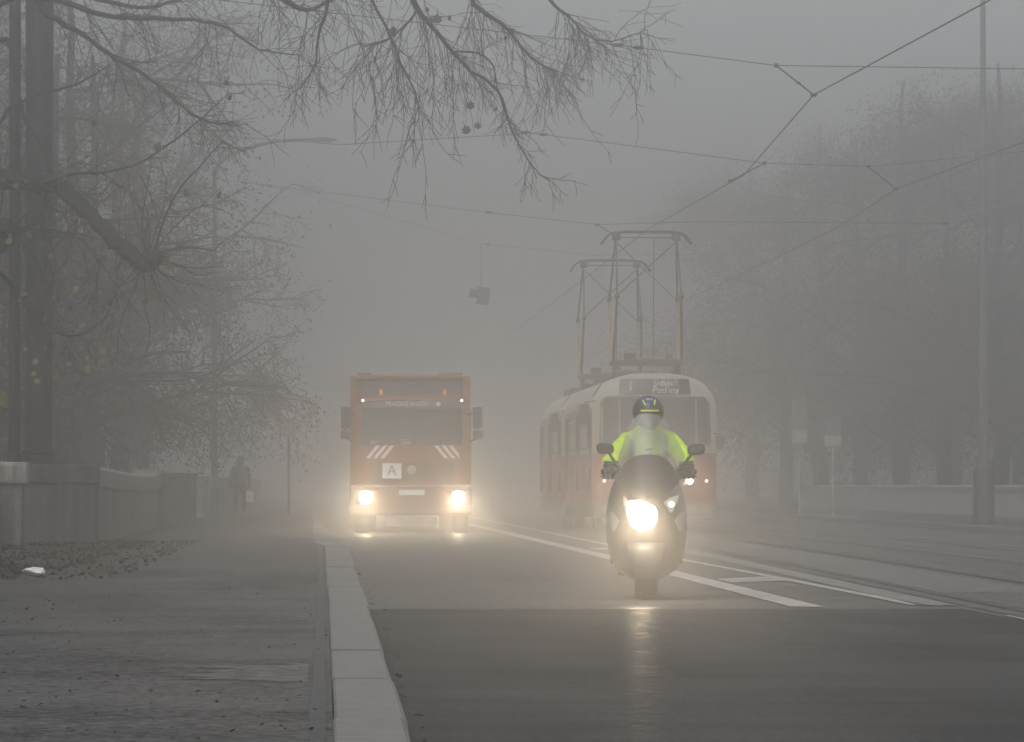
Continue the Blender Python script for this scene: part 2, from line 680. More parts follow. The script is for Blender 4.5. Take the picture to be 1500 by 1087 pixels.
# sealed joint between footway and kerb
b = MB()
vs, fs = [], []
yy = [6 + i * 1.5 for i in range(52)]
random.seed(5)
for y in yy:
    xi = interp(KERB_IN, y) - 0.012
    vs += [(xi - 0.052 - random.random() * 0.012, y, SIDEZ + 0.004), (xi - random.random() * 0.006, y, SIDEZ + 0.004)]
for i in range(len(yy) - 1):
    fs.append((2 * i, 2 * i + 1, 2 * i + 3, 2 * i + 2))
b.add(vs, fs)
struct(b.build('joint_strip', M_SEAL), 'dark bitumen strip sealing the footway to the kerb')
# a pale worn patch of footway with a straight edge, and a darker reinstated trench
b = MB()
random.seed(21)
vs, fs = [], []
for i in range(15):
    y = 25.2 + 2.6 * i / 14
    vs += [(-0.5 + random.uniform(-0.28, 0.1) + (0.3 if i in (0, 1, 13, 14) else 0), y + random.uniform(-0.06, 0.06), SIDEZ + 0.003), (-0.085, y, SIDEZ + 0.003)]
for i in range(14):
    fs.append((2 * i, 2 * i + 1, 2 * i + 3, 2 * i + 2))
struct(b.add(vs, fs).build('pavement_patch', asphalt('asphalt_pale', (0.045, 0.045, 0.044), (0.145, 0.144, 0.14), 0.6, patch=0.45)), 'paler worn patch of asphalt on the footway')
struct(sheet('pavement_trench', -0.85, -0.14, 66, 79, SIDEZ + 0.003, asphalt('asphalt_trench', (0.035, 0.034, 0.034), (0.08, 0.078, 0.075), 0.6)),
       'darker reinstated strip of asphalt on the footway')

kerb = bpy.data.objects.new('kerb', None)
COL.objects.link(kerb)
struct(kerb, 'pale granite kerb between footway and road')
joints = [8.0, 14.0, 18.0]
for y_ in (1052, 993, 953, 927, 906, 888, 873, 860, 850, 840, 831, 823, 816, 810, 805):
    joints.append(F * (CAMZ - SIDEZ) / (y_ - 710))
y = joints[-1]
while y < 230:
    y += 4.0
    joints.append(y)
random.seed(3)
for a, c in zip(joints, joints[1:]):
    ya, yc = a + 0.022, c - 0.022
    dz = random.uniform(-0.006, 0.006)
    dx = random.uniform(-0.008, 0.008)
    rings = []
    ns = 2
    for i in range(ns + 1):
        yv = ya + (yc - ya) * i / ns
        xo, xi = interp(KERB_OUT, yv) + dx, interp(KERB_IN, yv) + 0.016 + dx * 0.5
        rings.append([(xi, yv, -0.05), (xi, yv, SIDEZ + dz - 0.008), (xi + 0.012, yv, SIDEZ + dz + 0.004),
                      (xo - 0.03, yv, SIDEZ + dz + 0.002), (xo - 0.012, yv, SIDEZ + dz - 0.016), (xo, yv, -0.05)])
    MB().loft(rings).build('kerb_stone', M_KERB, kerb)

# far pavement and kerb on the other side of the tracks
b = MB()
b.box((22, 300, -0.09), (17.2, 700, 0.42))
struct(b.build('far_pavement', M_WALK), 'far footway beyond the tram tracks')
fk = bpy.data.objects.new('far_kerb', None)
COL.objects.link(fk)
struct(fk, 'grey kerb along the far footway')
me = MB().box((0, 0, 0), (0.15, 3.97, 0.24), bevel=0.012).mesh('kerb_stone', M_KERBFACE)
for i in range(60):
    share('kerb_stone', me, fk, (13.32, 50 + i * 4.0, 0.015))

# tram tracks: two rails each, steel head with a dark flange groove, in a paved bed
TRK1 = [(0, 5.95), (45, 6.07), (60, 6.22), (80, 6.42), (100, 6.55), (115, 6.6), (400, 6.6), (640, 6.6)]
TRK2 = [(0, 9.2), (45, 9.3), (60, 9.4), (80, 9.5), (115, 9.55), (640, 9.55)]


def strip(tab, off0, off1, y0, y1, z, step=4.0):
    b = MB()
    vs, fs = [], []
    k = int((y1 - y0) / step)
    for i in range(k + 1):
        y = y0 + (y1 - y0) * i / k
        c = interp(tab, y)
        vs += [(c + off0, y, z), (c + off1, y, z)]
    for i in range(k):
        fs.append((2 * i, 2 * i + 1, 2 * i + 3, 2 * i + 2))
    return b.add(vs, fs)


for tab, nm in ((TRK1, 'near'), (TRK2, 'far')):
    struct(strip(tab, -0.95, 1.1, 10, 320, 0.006).build('track_bed', M_TRACKBED), 'darker paved bed of the %s tram track' % nm)
    for s in (-1, 1):
        c = s * 0.7175
        rail = struct(strip(tab, c - 0.036, c + 0.036, 10, 320, 0.0135).build('tram_rail', M_RAILD if nm == 'near' else M_STEEL), 'polished grooved tram rail set in the road')
        i0, i1 = (c + 0.037, c + 0.1) if s < 0 else (c - 0.1, c - 0.037)
        struct(strip(tab, i0, i1, 10, 320, 0.0095).build('rail_groove', M_GROOVE, rail))
# the pale concrete strips beside the near track
struct(strip(TRK1, -1.3, -1.0, 46.5, 100, 0.008).build('concrete_strip', asphalt('concrete_strip', (0.13, 0.128, 0.122), (0.24, 0.235, 0.225), 0.55)),
       'pale worn concrete strip beside the near tram rail')
struct(strip(TRK1, -0.62, 0.45, 52, 130, 0.0085).build('track_slab', asphalt('track_slab', (0.09, 0.088, 0.083), (0.17, 0.166, 0.16), 0.5)),
       'paler slab strip between the near tram rails')

# painted markings
MK = [(0, 3.83), (46, 3.83), (75, 3.80), (118, 3.62), (240, 3.0)]
struct(strip(MK, -0.13, 0.13, 46.0, 240, 0.008).build('lane_line', M_PAINT), 'thick white line separating the lane from the tracks')
MK2 = [(0, 4.76), (46.6, 4.78), (60, 4.72), (75, 4.62), (118, 4.5), (240, 4.2)]
struct(strip(MK2, -0.06, 0.06, 46.6, 240, 0.008).build('edge_line', M_PAINT), 'thin white line beside the tram track')
b = MB()
b.add([(4.02, 57.5, 0.008), (4.66, 58.6, 0.008), (4.66, 61.2, 0.008), (4.02, 59.6, 0.008)], [(0, 1, 2, 3)])
struct(b.build('hatch_bar', M_PAINTW), 'pale bar painted between the two lines')
b = MB()
b.add([(4.02, 86.5, 0.008), (4.56, 87.6, 0.008), (4.56, 90.2, 0.008), (4.02, 88.6, 0.008)], [(0, 1, 2, 3)])
struct(b.build('hatch_bar', M_PAINTW), 'pale bar painted between the two lines farther along')
struct(strip([(0, 10.9), (80, 10.95), (320, 10.95)], -0.05, 0.06, 88, 96, 0.008).build('lane_dash', M_PAINTW), 'worn white dash beyond the far rails')
struct(strip([(0, 10.9), (80, 10.95), (320, 10.95)], -0.05, 0.06, 100, 110, 0.008).build('lane_dash', M_PAINTW), 'worn white dash beyond the far rails')
b = MB()
b.add([(4.97, 38.0, 0.009), (5.06, 38.0, 0.009), (5.08, 43, 0.009), (5.04, 43, 0.009)], [(0, 1, 2, 3)])
struct(b.build('paint_remnant', M_PAINTW), 'remnant of white paint crossing the fresh asphalt near the rail')
# a transverse joint in the lane and oil stains
b = MB()
pts = []
random.seed(9)
vs, fs = [], []
for i in range(30):
    x = 0.4 + i * 0.11
    y = 64.5 - 0.35 * i * 0.11 + random.uniform(-0.1, 0.1)
    vs += [(x, y - 0.10, 0.004), (x, y + 0.10, 0.004)]
for i in range(29):
    fs.append((2 * i, 2 * i + 2, 2 * i + 3, 2 * i + 1))
b.add(vs, fs)
struct(b.build('road_joint', M_SEAL), 'dark sealed crack across the lane by the kerb')
for (cx, cy, rx, ry) in ((2.05, 60.5, 0.42, 1.9),):
    b = MB()
    ring = []
    for k in range(28):
        a = 2 * math.pi * k / 28
        q = 1 + 0.22 * noise.noise(Vector((math.cos(a) * 1.5, math.sin(a) * 1.5, cx)))
        ring.append((cx + rx * q * math.cos(a), cy + ry * q * math.sin(a), 0.004))
    b.add(ring, [tuple(range(28))])
    struct(b.build('road_stain', asphalt('stain', (0.04, 0.039, 0.037), (0.09, 0.088, 0.084), 0.5)), 'dark stained patch on the road')


# ------------------------------------------------------------------ left parapet
def wall_run(parent, pts, zt0, mbody, mcap, thick=0.45, capname='coping', bodyname='wall_panel', z0=0.10, cap_h=0.3, over=0.05):
    """wall following plan points (x, y, top z): a body and a proud coping, in separate panels"""
    for (a, c) in zip(pts, pts[1:]):
        pa, pc = Vector((a[0], a[1], 0)), Vector((c[0], c[1], 0))
        t = (pc - pa).normalized()
        nrm = Vector((t.y, -t.x, 0))
        g = t * 0.004
        pa2, pc2 = pa + g, pc - g

        def ring(p, zt, half, zb):
            return [p + nrm * half + Vector((0, 0, zb)), p - nrm * half + Vector((0, 0, zb)),
                    p - nrm * half + Vector((0, 0, zt)), p + nrm * half + Vector((0, 0, zt))]
        MB().loft([ring(pa2, a[2] - cap_h, thick / 2, z0), ring(pc2, c[2] - cap_h, thick / 2, z0)]).build(bodyname, mbody, parent)
        m = MB()
        ra, rc = [], []
        for p, zt, lst in ((pa2, a[2], ra), (pc2, c[2], rc)):
            h = thick / 2 + over
            lst += [p + nrm * h + Vector((0, 0, zt - cap_h + 0.002)), p - nrm * h + Vector((0, 0, zt - cap_h + 0.002)),
                    p - nrm * h + Vector((0, 0, zt - 0.05)), p - nrm * (h - 0.05) + Vector((0, 0, zt)),
                    p + nrm * (h - 0.05) + Vector((0, 0, zt)), p + nrm * h + Vector((0, 0, zt - 0.05))]
        m.loft([ra, rc]).build(capname, mcap, parent)


par = thing('parapet_wall', 'weathered concrete parapet with rounded coping curving along the leafy footway', 'wall', (0, 0, 0))
# the lit pier at the frame edge, the darker pedestal carrying the poles, the curved bay
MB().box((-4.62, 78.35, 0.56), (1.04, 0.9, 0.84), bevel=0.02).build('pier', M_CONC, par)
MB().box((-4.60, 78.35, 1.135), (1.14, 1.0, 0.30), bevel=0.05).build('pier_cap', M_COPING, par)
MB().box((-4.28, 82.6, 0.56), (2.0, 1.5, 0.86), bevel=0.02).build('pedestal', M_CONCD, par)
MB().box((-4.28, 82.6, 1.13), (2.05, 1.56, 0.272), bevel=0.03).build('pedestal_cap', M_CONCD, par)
MB().box((-3.76, 80.9, 0.56), (0.22, 0.5, 0.84), bevel=0.015).build('pilaster', M_CONC, par) if False else None
bay = [(-3.42, 83.8, 1.27)]
bay = []
for i in range(11):
    t = i / 10
    y = 84.0 + 44 * t
    x = -3.68 - 0.22 * t + 0.26 * math.sin(t * math.pi)
    zt = 1.27 - 0.1 * math.sin(min(1, t * 1.15) * math.pi) + (0.02 if t > 0.8 else 0)
    bay.append((x, y, zt))
wall_run(par, bay, 1.27, M_CONC, M_COPING)
MB().box((-3.98, 129.6, 0.6), (0.5, 2.4, 0.98), bevel=0.02).build('pier', M_CONC, par)
MB().box((-3.98, 129.6, 1.20), (0.6, 2.5, 0.25), bevel=0.05).build('pier_cap', M_COPING, par)
wall_run(par, [(-4.75, 79.0, 1.25), (-4.75, 50, 1.25)], 1.25, M_CONC, M_COPING)

par2 = thing('parapet_wall', 'distant concrete parapet fading into the fog behind the pedestrian', 'wall', (0, 0, 0))
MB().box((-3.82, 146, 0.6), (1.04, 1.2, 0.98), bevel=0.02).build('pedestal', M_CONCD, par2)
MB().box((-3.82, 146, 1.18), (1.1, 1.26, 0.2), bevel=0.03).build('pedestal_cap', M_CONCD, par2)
MB().box((-3.3, 152, 0.6), (0.24, 1.2, 0.98), bevel=0.02).build('pilaster', M_CONC, par2)
wall_run(par2, [(-3.3, 153, 1.2), (-3.2, 165, 1.2), (-3.1, 180, 1.2), (-3.0, 200, 1.2), (-3.0, 240, 1.2)], 1.2, M_CONC, M_COPING)

# far side: pale low wall
par3 = thing('low_wall', 'pale low wall with lighter coping along the far footway', 'wall', (0, 0, 0))
wall_run(par3, [(18.2, y, 0.97) for y in (110, 124, 138, 152, 166, 180, 200, 220)], 0.97, M_PALEWALL, M_COPING, cap_h=0.14)


# ------------------------------------------------------------------ masts and lamp posts
def tapered(parent, name, m, x, y, z0, z1, r0, r1, n=16, sides=None):
    return MB().lathe([(r0, z0), (r1, z1)], (x, y, 0), 'Z', n).build(name, m, parent, True)


p = W(57, 678, 82.6)
pole1 = thing('tram_pole', 'thick dark steel pole standing on the parapet pedestal', 'pole', (p.x, p.y, 1.266))
MB().lathe([(0.2, 0.0), (0.2, 12.0)], n=18).build('shaft', M_POLE, pole1, True)
MB().lathe([(0.24, 0.0), (0.24, 0.05), (0.225, 0.06), (0.225, 0.15), (0.245, 0.16), (0.245, 0.2), (0.21, 0.22)], n=18).build('base_collar', M_POLE, pole1, True)
MB().lathe([(0.215, 3.2), (0.215, 3.26)], n=18).build('band', M_POLE, pole1, True)
p = W(21, 676, 83.0)
pole2 = thing('slim_pole', 'slimmer dark pole beside the thick one on the parapet pedestal', 'pole', (p.x, p.y, 1.266))
MB().lathe([(0.085, 0.0), (0.085, 12.0)], n=14).build('shaft', M_POLE, pole2, True)
MB().lathe([(0.12, 0.0), (0.12, 0.16), (0.1, 0.18)], n=14).build('base_collar', M_POLE, pole2, True)

p = W(204, 690, 141)
mast1 = thing('concrete_mast', 'pale tapering concrete mast rising behind the parapet', 'mast', (p.x, p.y, 0.0 - 0.25))
MB().lathe([(0.24, 0.0), (0.225, 4.2), (0.22, 4.3), (0.155, 4.5), (0.12, 9.2)], n=16).build('shaft', M_MAST, mast1, True)
MB().lathe([(0.235, 4.1), (0.235, 4.2)], n=16).build('sleeve', M_MAST, mast1, True)


def lamp_post(label, x, y, z0, hm, reach, m):
    t = thing('lamp_post', label, 'street lamp', (x, y, z0))
    MB().lathe([(0.09, 0.0), (0.08, 2.0), (0.055, hm - 0.9)], n=12).build('shaft', m, t, True)
    sgn = 1 if reach > 0 else -1
    pts = []
    for k in range(9):
        a = k / 8
        pts.append((reach * 0.82 * (1 - math.cos(a * math.pi / 2)), 0, hm - 0.95 + 0.95 * math.sin(a * math.pi / 2)))
    pts.append((reach * 0.86, 0, hm + 0.01))
    MB().tube(pts, [0.055 - 0.002 * k for k in range(10)], 8).build('arm', m, t, True)
    h = MB()
    rings = []
    for k, (q, w, hh) in enumerate(((0.80, 0.05, 0.05), (0.84, 0.11, 0.08), (0.9, 0.15, 0.1), (0.98, 0.14, 0.09), (1.04, 0.07, 0.04))):
        rings.append([(reach * q, w * math.cos(a * math.pi / 4), hm - 0.02 + hh * math.sin(a * math.pi / 4) * (0.8 if a < 4 else 0.5)) for a in range(8)])
    h.loft(rings).build('lamp_head', m, t, True)
    MB().box((reach * 0.93, 0, hm - 0.075), (abs(reach) * 0.12, 0.2, 0.03), bevel=0.008).build('lamp_glass', M_LENS, t)
    return t


p = W(314, 700, 158)
lamp_post('grey lamp post with curved arm reaching over the truck lane', p.x, p.y, 0.118, 10.3, 3.2, M_LAMPPOST)
p = W(1497, 700, 190)
lamp_post('grey lamp post with curved arm behind the far low wall', p.x, p.y, 0.118, 12.3, -4.1, M_MAST)
p = W(1441, 768, 126)
mast2 = thing('tram_mast', 'pale mast with stout dark base on the far footway', 'mast', (p.x, p.y, 0.118))
MB().lathe([(0.26, 0.0), (0.26, 0.06), (0.235, 0.1), (0.235, 1.15), (0.2, 1.22), (0.14, 1.28)], n=16).build('base', M_MASTBASE, mast2, True)
MB().lathe([(0.11, 1.2), (0.05, 12.5)], n=14).build('shaft', M_MAST, mast2, True)
p = W(423, 758, 155)
post = thing('thin_post', 'thin dark post with small plate near the kerb', 'post', (p.x, p.y, 0.118))
MB().lathe([(0.035, 0.0), (0.035, 2.6)], n=8).build('shaft', M_POLE, post, True)
MB().box((0, -0.045, 2.35), (0.28, 0.02, 0.4), bevel=0.004).build('plate', M_TGREYL, post)


def road_sign(label, px, d, ztop, zmid, zbot, w):
    p = W(px, 700, d)
    t = thing('road_sign', label, 'sign', (p.x, p.y, 0.118))
    MB().lathe([(0.035, 0.0), (0.035, ztop + 0.03)], n=8).build('post', M_ALU, t, True)
    MB().box((0, -0.05, (ztop + zmid) / 2), (w, 0.02, ztop - zmid - 0.01), bevel=0.006).build('sign_panel', M_MAST, t)
    MB().box((0, -0.05, (zmid + zbot) / 2), (w, 0.02, zmid - zbot - 0.01), bevel=0.006).build('plate', M_TGREYL, t)


road_sign('pale two-panel road sign with bright lower plate on the far kerb', 1220, 156, 2.7, 2.2, 1.9, 0.44)
road_sign('taller faint road sign standing farther off in the fog', 1171, 172, 3.4, 2.5, 2.1, 0.46)


# ------------------------------------------------------------------ overhead wires
def wire(name, label, pts, r, group, knots=(), sag=0.0):
    t = thing(name, label, 'wire', tuple(pts[0]), 0, group)
    o = Vector(pts[0])
    full = []
    for a, c in zip(pts, pts[1:]):
        for k in range(8):
            u = k / 8
            q = Vector(a).lerp(Vector(c), u)
            q.z -= sag * 4 * u * (1 - u)
            full.append(q - o)
    full.append(Vector(pts[-1]) - o)
    MB().tube(full, r, 5).build('cable', M_WIRE, t, True)
    for k in knots:
        k = Vector(k) - o
        MB().lathe([(0.01, -0.08), (0.022, -0.05), (0.027, 0.0), (0.022, 0.05), (0.01, 0.08)], tuple(k), 'X', 8).build('insulator', M_POLE, t, True)
    return t


def hanger(label, a, c):
    a, c = Vector(a), Vector(c)
    t = thing('wire_hanger', label, 'hanger', tuple(a), 0, 'hangers of the contact wires')
    MB().tube([(0, 0, 0), (c - a) * 0.5, c - a], 0.011, 5).build('rod', M_WIRE, t, True)
    MB().box(tuple((c - a)), (0.08, 0.09, 0.045), bevel=0.01).build('clamp', M_POLE, t)
    MB().box(tuple((c - a) * 0.6), (0.05, 0.04, 0.03), bevel=0.008).build('insulator', M_POLE, t)
    MB().box((0, 0, 0), (0.06, 0.06, 0.055), bevel=0.01).build('clamp', M_POLE, t)


CW1 = [W(1830, -200, 46), W(1450, 0, 62), W(1192, 139, 77), W(1090, 256, 96), W(948, 336, 119), W(893, 380, 135), W(800, 450, 170), W(745, 490, 210)]
wire('contact_wire', 'taut contact wire zigzagging above the near tram track', CW1, 0.0095, 'contact wires of the tram line')
CW2 = [W(1700, 120, 72), W(1500, 208, 88), W(1312, 277, 102), W(1222, 336, 117), W(1050, 418, 150), W(940, 470, 190)]
wire('contact_wire', 'contact wire hanging above the far tram track', CW2, 0.0085, 'contact wires of the tram line')
SA = [W(57, -30, 82), W(920, 68, 79), W(1137, 96, 77), W(1500, 101, 78), W(2100, 60, 82)]
wire('span_wire', 'span wire crossing the street from the thick dark pole', SA, 0.006, 'cross-span wires', [W(905, 66, 79), W(935, 70, 79)])
SB = [W(208, 190, 141), W(500, 212, 105), W(780, 195, 100), W(1120, 239, 96), W(1272, 244, 102), W(1440, 228, 110), W(1900, 180, 122)]
wire('span_wire', 'span wire crossing the street from the pale concrete mast', SB, 0.006, 'cross-span wires', [W(770, 194, 100), W(796, 197, 100)])
SCW = [W(314, 262, 158), W(720, 312, 122), W(875, 329, 120), W(1020, 325, 119), W(1390, 327, 124), W(1441, 320, 126)]
wire('span_wire', 'span wire crossing just above the tram pantograph', SCW, 0.0065, 'cross-span wires', [W(716, 311, 122), W(1385, 327, 124)])
SDW = [W(314, 252, 158), W(500, 298, 162), W(705, 357, 166), W(870, 374, 168), W(1080, 372, 170), W(1441, 330, 126)]
wire('span_wire', 'slack span wire carrying the hanging signal box', SDW, 0.006, 'cross-span wires', [W(715, 358, 166)])
SEW = [W(560, 440, 190), W(720, 462, 185), W(900, 466, 180), W(1150, 455, 185)]
hanger('short hanger holding the bend of the near contact wire', W(1137, 96, 77), W(1192, 139, 77))
hanger('short hanger pulling the near contact wire aside farther back', W(1120, 239, 96), W(1070, 265, 96))
hanger('short hanger holding the far contact wire', W(1272, 244, 102), W(1312, 277, 102))
hanger('short hanger right above the pantograph', W(875, 329, 120), W(900, 345, 120))
p = W(705, 357, 166)
sig = thing('hanging_signal', 'dark signal box hanging from a span wire above the road', 'signal', tuple(p))
MB().tube([(0, 0, 0), (0.0, 0, -1.3)], 0.01, 6).build('rod', M_WIRE, sig, True)
MB().box((0.06, 0, -1.5), (0.35, 0.25, 0.5), bevel=0.02, ry=R(6)).build('housing', M_TGREY, sig)
MB().box((-0.2, 0.06, -1.42), (0.28, 0.06, 0.25), bevel=0.01, ry=R(8)).build('visor', M_POLE, sig)


# ------------------------------------------------------------------ trees
class Tree:
    def __init__(self, seed):
        self.rng = random.Random(seed)
        self.wood, self.twig = MB(), MB()
        self.tips = []

    def rdir(self):
        r = self.rng
        v = Vector((r.gauss(0, 1), r.gauss(0, 1), r.gauss(0, 1)))
        return v.normalized()

    def path(self, p, d, L, r0, r1, seg, wob, droop, n, mb, upturn=0.0):
        pts, rad = [Vector(p)], [r0]
        k = max(2, int(L / seg))
        d = Vector(d).normalized()
        for i in range(k):
            t = (i + 1) / k
            g = -droop + upturn * t * t
            d = (d + self.rdir() * wob + Vector((0, 0, g))).normalized()
            pts.append(pts[-1] + d * (L / k))
            rad.append(r0 + (r1 - r0) * t)
        mb.tube(pts, rad, n, cap=False)
        return pts

    def side(self, d, ang):
        r = self.rdir()
        s = (r - d * r.dot(d)).normalized()
        return (d * math.cos(ang) + s * math.sin(ang)).normalized()

    def sprout(self, pts, n, L, r, lvl, droop, lo=0.2, hang=0.0, upturn=0.0, wob=0.14, kids=0):
        g = self.rng
        for i in range(n):
            t = lo + (1 - lo) * g.random()
            f = t * (len(pts) - 1)
            k = min(int(f), len(pts) - 2)
            p = pts[k].lerp(pts[k + 1], f - k)
            d = (pts[k + 1] - pts[k]).normalized()
            nd = self.side(d, g.uniform(0.5, 1.15))
            nd = (nd + Vector((0, 0, -hang))).normalized()
            l2 = L * g.uniform(0.45, 1.15) * (1.1 - 0.4 * t)
            sp = self.path(p, nd, l2, r, max(0.003, r * 0.5), max(0.07, l2 / 9), wob, droop * g.uniform(0.3, 1.5), 4 if lvl > 1 else 3, self.twig, upturn)
            self.tips.append(sp[-1])
            if lvl > 1:
                self.sprout(sp, kids if kids else g.randint(3, 5), L * 0.5, max(0.0035, r * 0.6), lvl - 1, droop, 0.2, hang * 0.8, upturn, wob * 1.2)

    def limb(self, pts, r0, r1, n=7):
        pts = [Vector(p) for p in pts]
        fine = []
        m = len(pts)
        for i in range(m - 1):
            p0, p1, p2, p3 = pts[max(0, i - 1)], pts[i], pts[i + 1], pts[min(m - 1, i + 2)]
            for k in range(4):
                t = k / 4
                q = 0.5 * ((2 * p1) + (p2 - p0) * t + (2 * p0 - 5 * p1 + 4 * p2 - p3) * t * t + (3 * p1 - p0 - 3 * p2 + p3) * t ** 3)
                fine.append(q + self.rdir() * r0 * 0.25)
        fine.append(pts[-1])
        K = len(fine)
        rad = [(r0 + (r1 - r0) * i / (K - 1)) * (1 + 0.12 * self.rng.uniform(-1, 1)) for i in range(K)]
        self.wood.tube(fine, rad, n)
        return fine


def make_leaf_mesh(name, m, s=0.06):
    o = [(0, -0.9), (0.45, -0.75), (1.0, -0.25), (0.7, 0.0), (0.95, 0.55), (0.4, 0.45), (0, 1.1), (-0.4, 0.45), (-0.95, 0.55), (-0.7, 0.0), (-1.0, -0.25), (-0.45, -0.75)]
    vs = [(x * s, 0.18 * s * (abs(x)) + 0.1 * s * y * y, y * s) for x, y in o] + [(0, 0.02 * s, 0)]
    vs2 = [(x, y + 0.003, z) for x, y, z in vs]
    fs = [(i, (i + 1) % 12, 12) for i in range(12)]
    b = MB().add(vs, fs)
    b.add([(0.002, 0, 0.9 * s), (-0.002, 0, 0.9 * s), (-0.002, 0.01, 1.9 * s), (0.002, 0.01, 1.9 * s)], [(0, 1, 2, 3)])
    return b.mesh(name, m)


LEAF = [make_leaf_mesh('leaf', M_LEAF, 0.05), make_leaf_mesh('leaf', M_LEAFB, 0.045)]


def finish_tree(T, label, loc, leaves=(), group=None, name='plane_tree'):
    t = thing(name, label, 'tree', loc, 0, group)
    off = Vector(loc)
    for mb in (T.wood, T.twig):
        mb.v = [(x - off.x, y - off.y, z - off.z) for x, y, z in mb.v]
    T.wood.build('trunk', M_BARK, t, True)
    c = T.twig.build('crown', M_TWIG, t)
    for (p, sc, k) in leaves:
        rot = (T.rng.uniform(-0.5, 0.5), T.rng.uniform(-0.9, 0.9), T.rng.uniform(-1.0, 1.0))
        share('leaf', LEAF[k], c, Vector(p) - off, rot, (sc, sc, sc))
    return t


def jit(rng, d, a):
    return d + rng.uniform(-a, a)


# --- the pollarded tree left of the frame, its limbs crossing the poles
T = Tree(11)
g = T.rng
base = Vector((-6.6, 79.5, 0.0))
T.limb([base + Vector((0, 0, -0.3)), base + Vector((0.05, 0, 1.5)), base + Vector((-0.05, 0.1, 3.2)), base + Vector((0.1, 0.2, 5.2)), base + Vector((0.0, 0.4, 7.4)), base + Vector((0.3, 0.3, 10))], 0.34, 0.16, 12)
hub_low, hub_mid, hub_top = base + Vector((0, 0.1, 4.4)), base + Vector((0.05, 0.2, 5.6)), base + Vector((0, 0.4, 7.3))


def limbpx(T, start, pl, d0, d1, r0, r1):
    pts = [start] if start is not None else []
    k = len(pl)
    for i, (x, y) in enumerate(pl):
        pts.append(W(x, y, d0 + (d1 - d0) * i / max(1, k - 1)))
    return T.limb(pts, r0, r1)


# heavy low limb with its burl
A = limbpx(T, hub_low, [(-40, 262), (40, 268), (82, 270), (112, 296), (142, 326), (180, 364), (214, 384)], 79.5, 78.2, 0.14, 0.095)
q = W(216, 382, 78.2)
for k in range(9):
    o_ = T.rdir() * 0.12
    T.wood.lathe([(0.02, -0.1), (0.09, -0.06), (0.115, 0.0), (0.09, 0.07), (0.02, 0.11)], tuple(q + Vector((o_.x * 1.3, o_.y, o_.z * 0.7))), 'Z', 7)
q2 = W(2, 345, 79.5)
for k in range(9):
    o_ = T.rdir() * 0.14
    T.wood.lathe([(0.02, -0.12), (0.1, -0.08), (0.13, 0.0), (0.1, 0.08), (0.02, 0.13)], tuple(q2 + o_), 'Z', 7)
T.limb([hub_low, W(-60, 330, 79.5), q2], 0.13, 0.12)
B1 = limbpx(T, hub_top, [(-40, -15), (90, 3), (150, 22), (225, 27), (285, 29), (335, 42), (378, 72), (440, 80)], 79, 76, 0.055, 0.007)
B2 = limbpx(T, hub_mid + Vector((0.2, 0, 0.9)), [(20, -5), (70, 22), (122, 52), (170, 86), (212, 110), (250, 140), (290, 172), (330, 182), (364, 182)], 79, 76, 0.048, 0.007)
B3 = limbpx(T, hub_mid, [(-20, 185), (15, 158), (60, 138), (112, 124), (160, 95)], 80, 81, 0.035, 0.009)
B4 = limbpx(T, None, [(60, 268), (110, 254), (150, 253), (205, 238), (255, 206), (290, 178), (320, 150), (336, 136)], 79, 77, 0.022, 0.005)
B5 = limbpx(T, None, [(226, 366), (242, 318), (262, 278), (292, 245), (318, 215), (328, 208)], 78.2, 77.5, 0.018, 0.005)
B6 = limbpx(T, None, [(210, 388), (213, 430), (213, 455), (219, 478), (218, 505), (212, 520)], 78.2, 78, 0.012, 0.004)
B7 = limbpx(T, hub_low, [(-20, 390), (30, 440), (70, 480), (110, 492), (150, 470), (170, 430)], 80, 79, 0.04, 0.008)
B8 = limbpx(T, hub_mid, [(-10, 60), (20, 110), (35, 170), (60, 215), (70, 262), (62, 330), (78, 400), (86, 445)], 80, 79, 0.04, 0.01)
B9 = limbpx(T, hub_top, [(20, -40), (110, -10), (200, 10), (260, 0), (310, -20)], 80, 79, 0.05, 0.012)
B10 = limbpx(T, None, [(222, 378), (260, 388), (290, 403), (315, 398)], 78.2, 77.5, 0.012, 0.005)
for A_, n_, L_ in ((B1, 30, 1.25), (B2, 30, 1.15), (B3, 8, 0.7), (B9, 18, 1.2), (B8, 16, 1.0)):
    T.sprout(A_, n_ + 10, L_, 0.006, 2, 0.06, 0.1, 0.3, 0.10, 0.2)
for A_, n_, L_ in ((B4, 9, 0.55), (B5, 7, 0.5), (B7, 20, 0.8), (A, 24, 0.85)):
    T.sprout(A_, n_, L_, 0.007, 2, 0.07, 0.12, 0.3, 0.1, 0.18)
# water shoots radiating from the burls
for hubp, n_, L_ in ((q, 22, 1.25), (q2, 20, 1.6)):
    for k in range(n_):
        d = T.rdir()
        d = (d + Vector((0.35, 0, 0.25))).normalized()
        l2 = L_ * g.uniform(0.4, 1.1)
        sp = T.path(hubp + d * 0.1, d, l2, 0.012, 0.004, 0.14, 0.16, 0.10 if g.random() < 0.5 else -0.06, 4, T.twig)
        T.sprout(sp, 4, l2 * 0.5, 0.006, 1, 0.08)
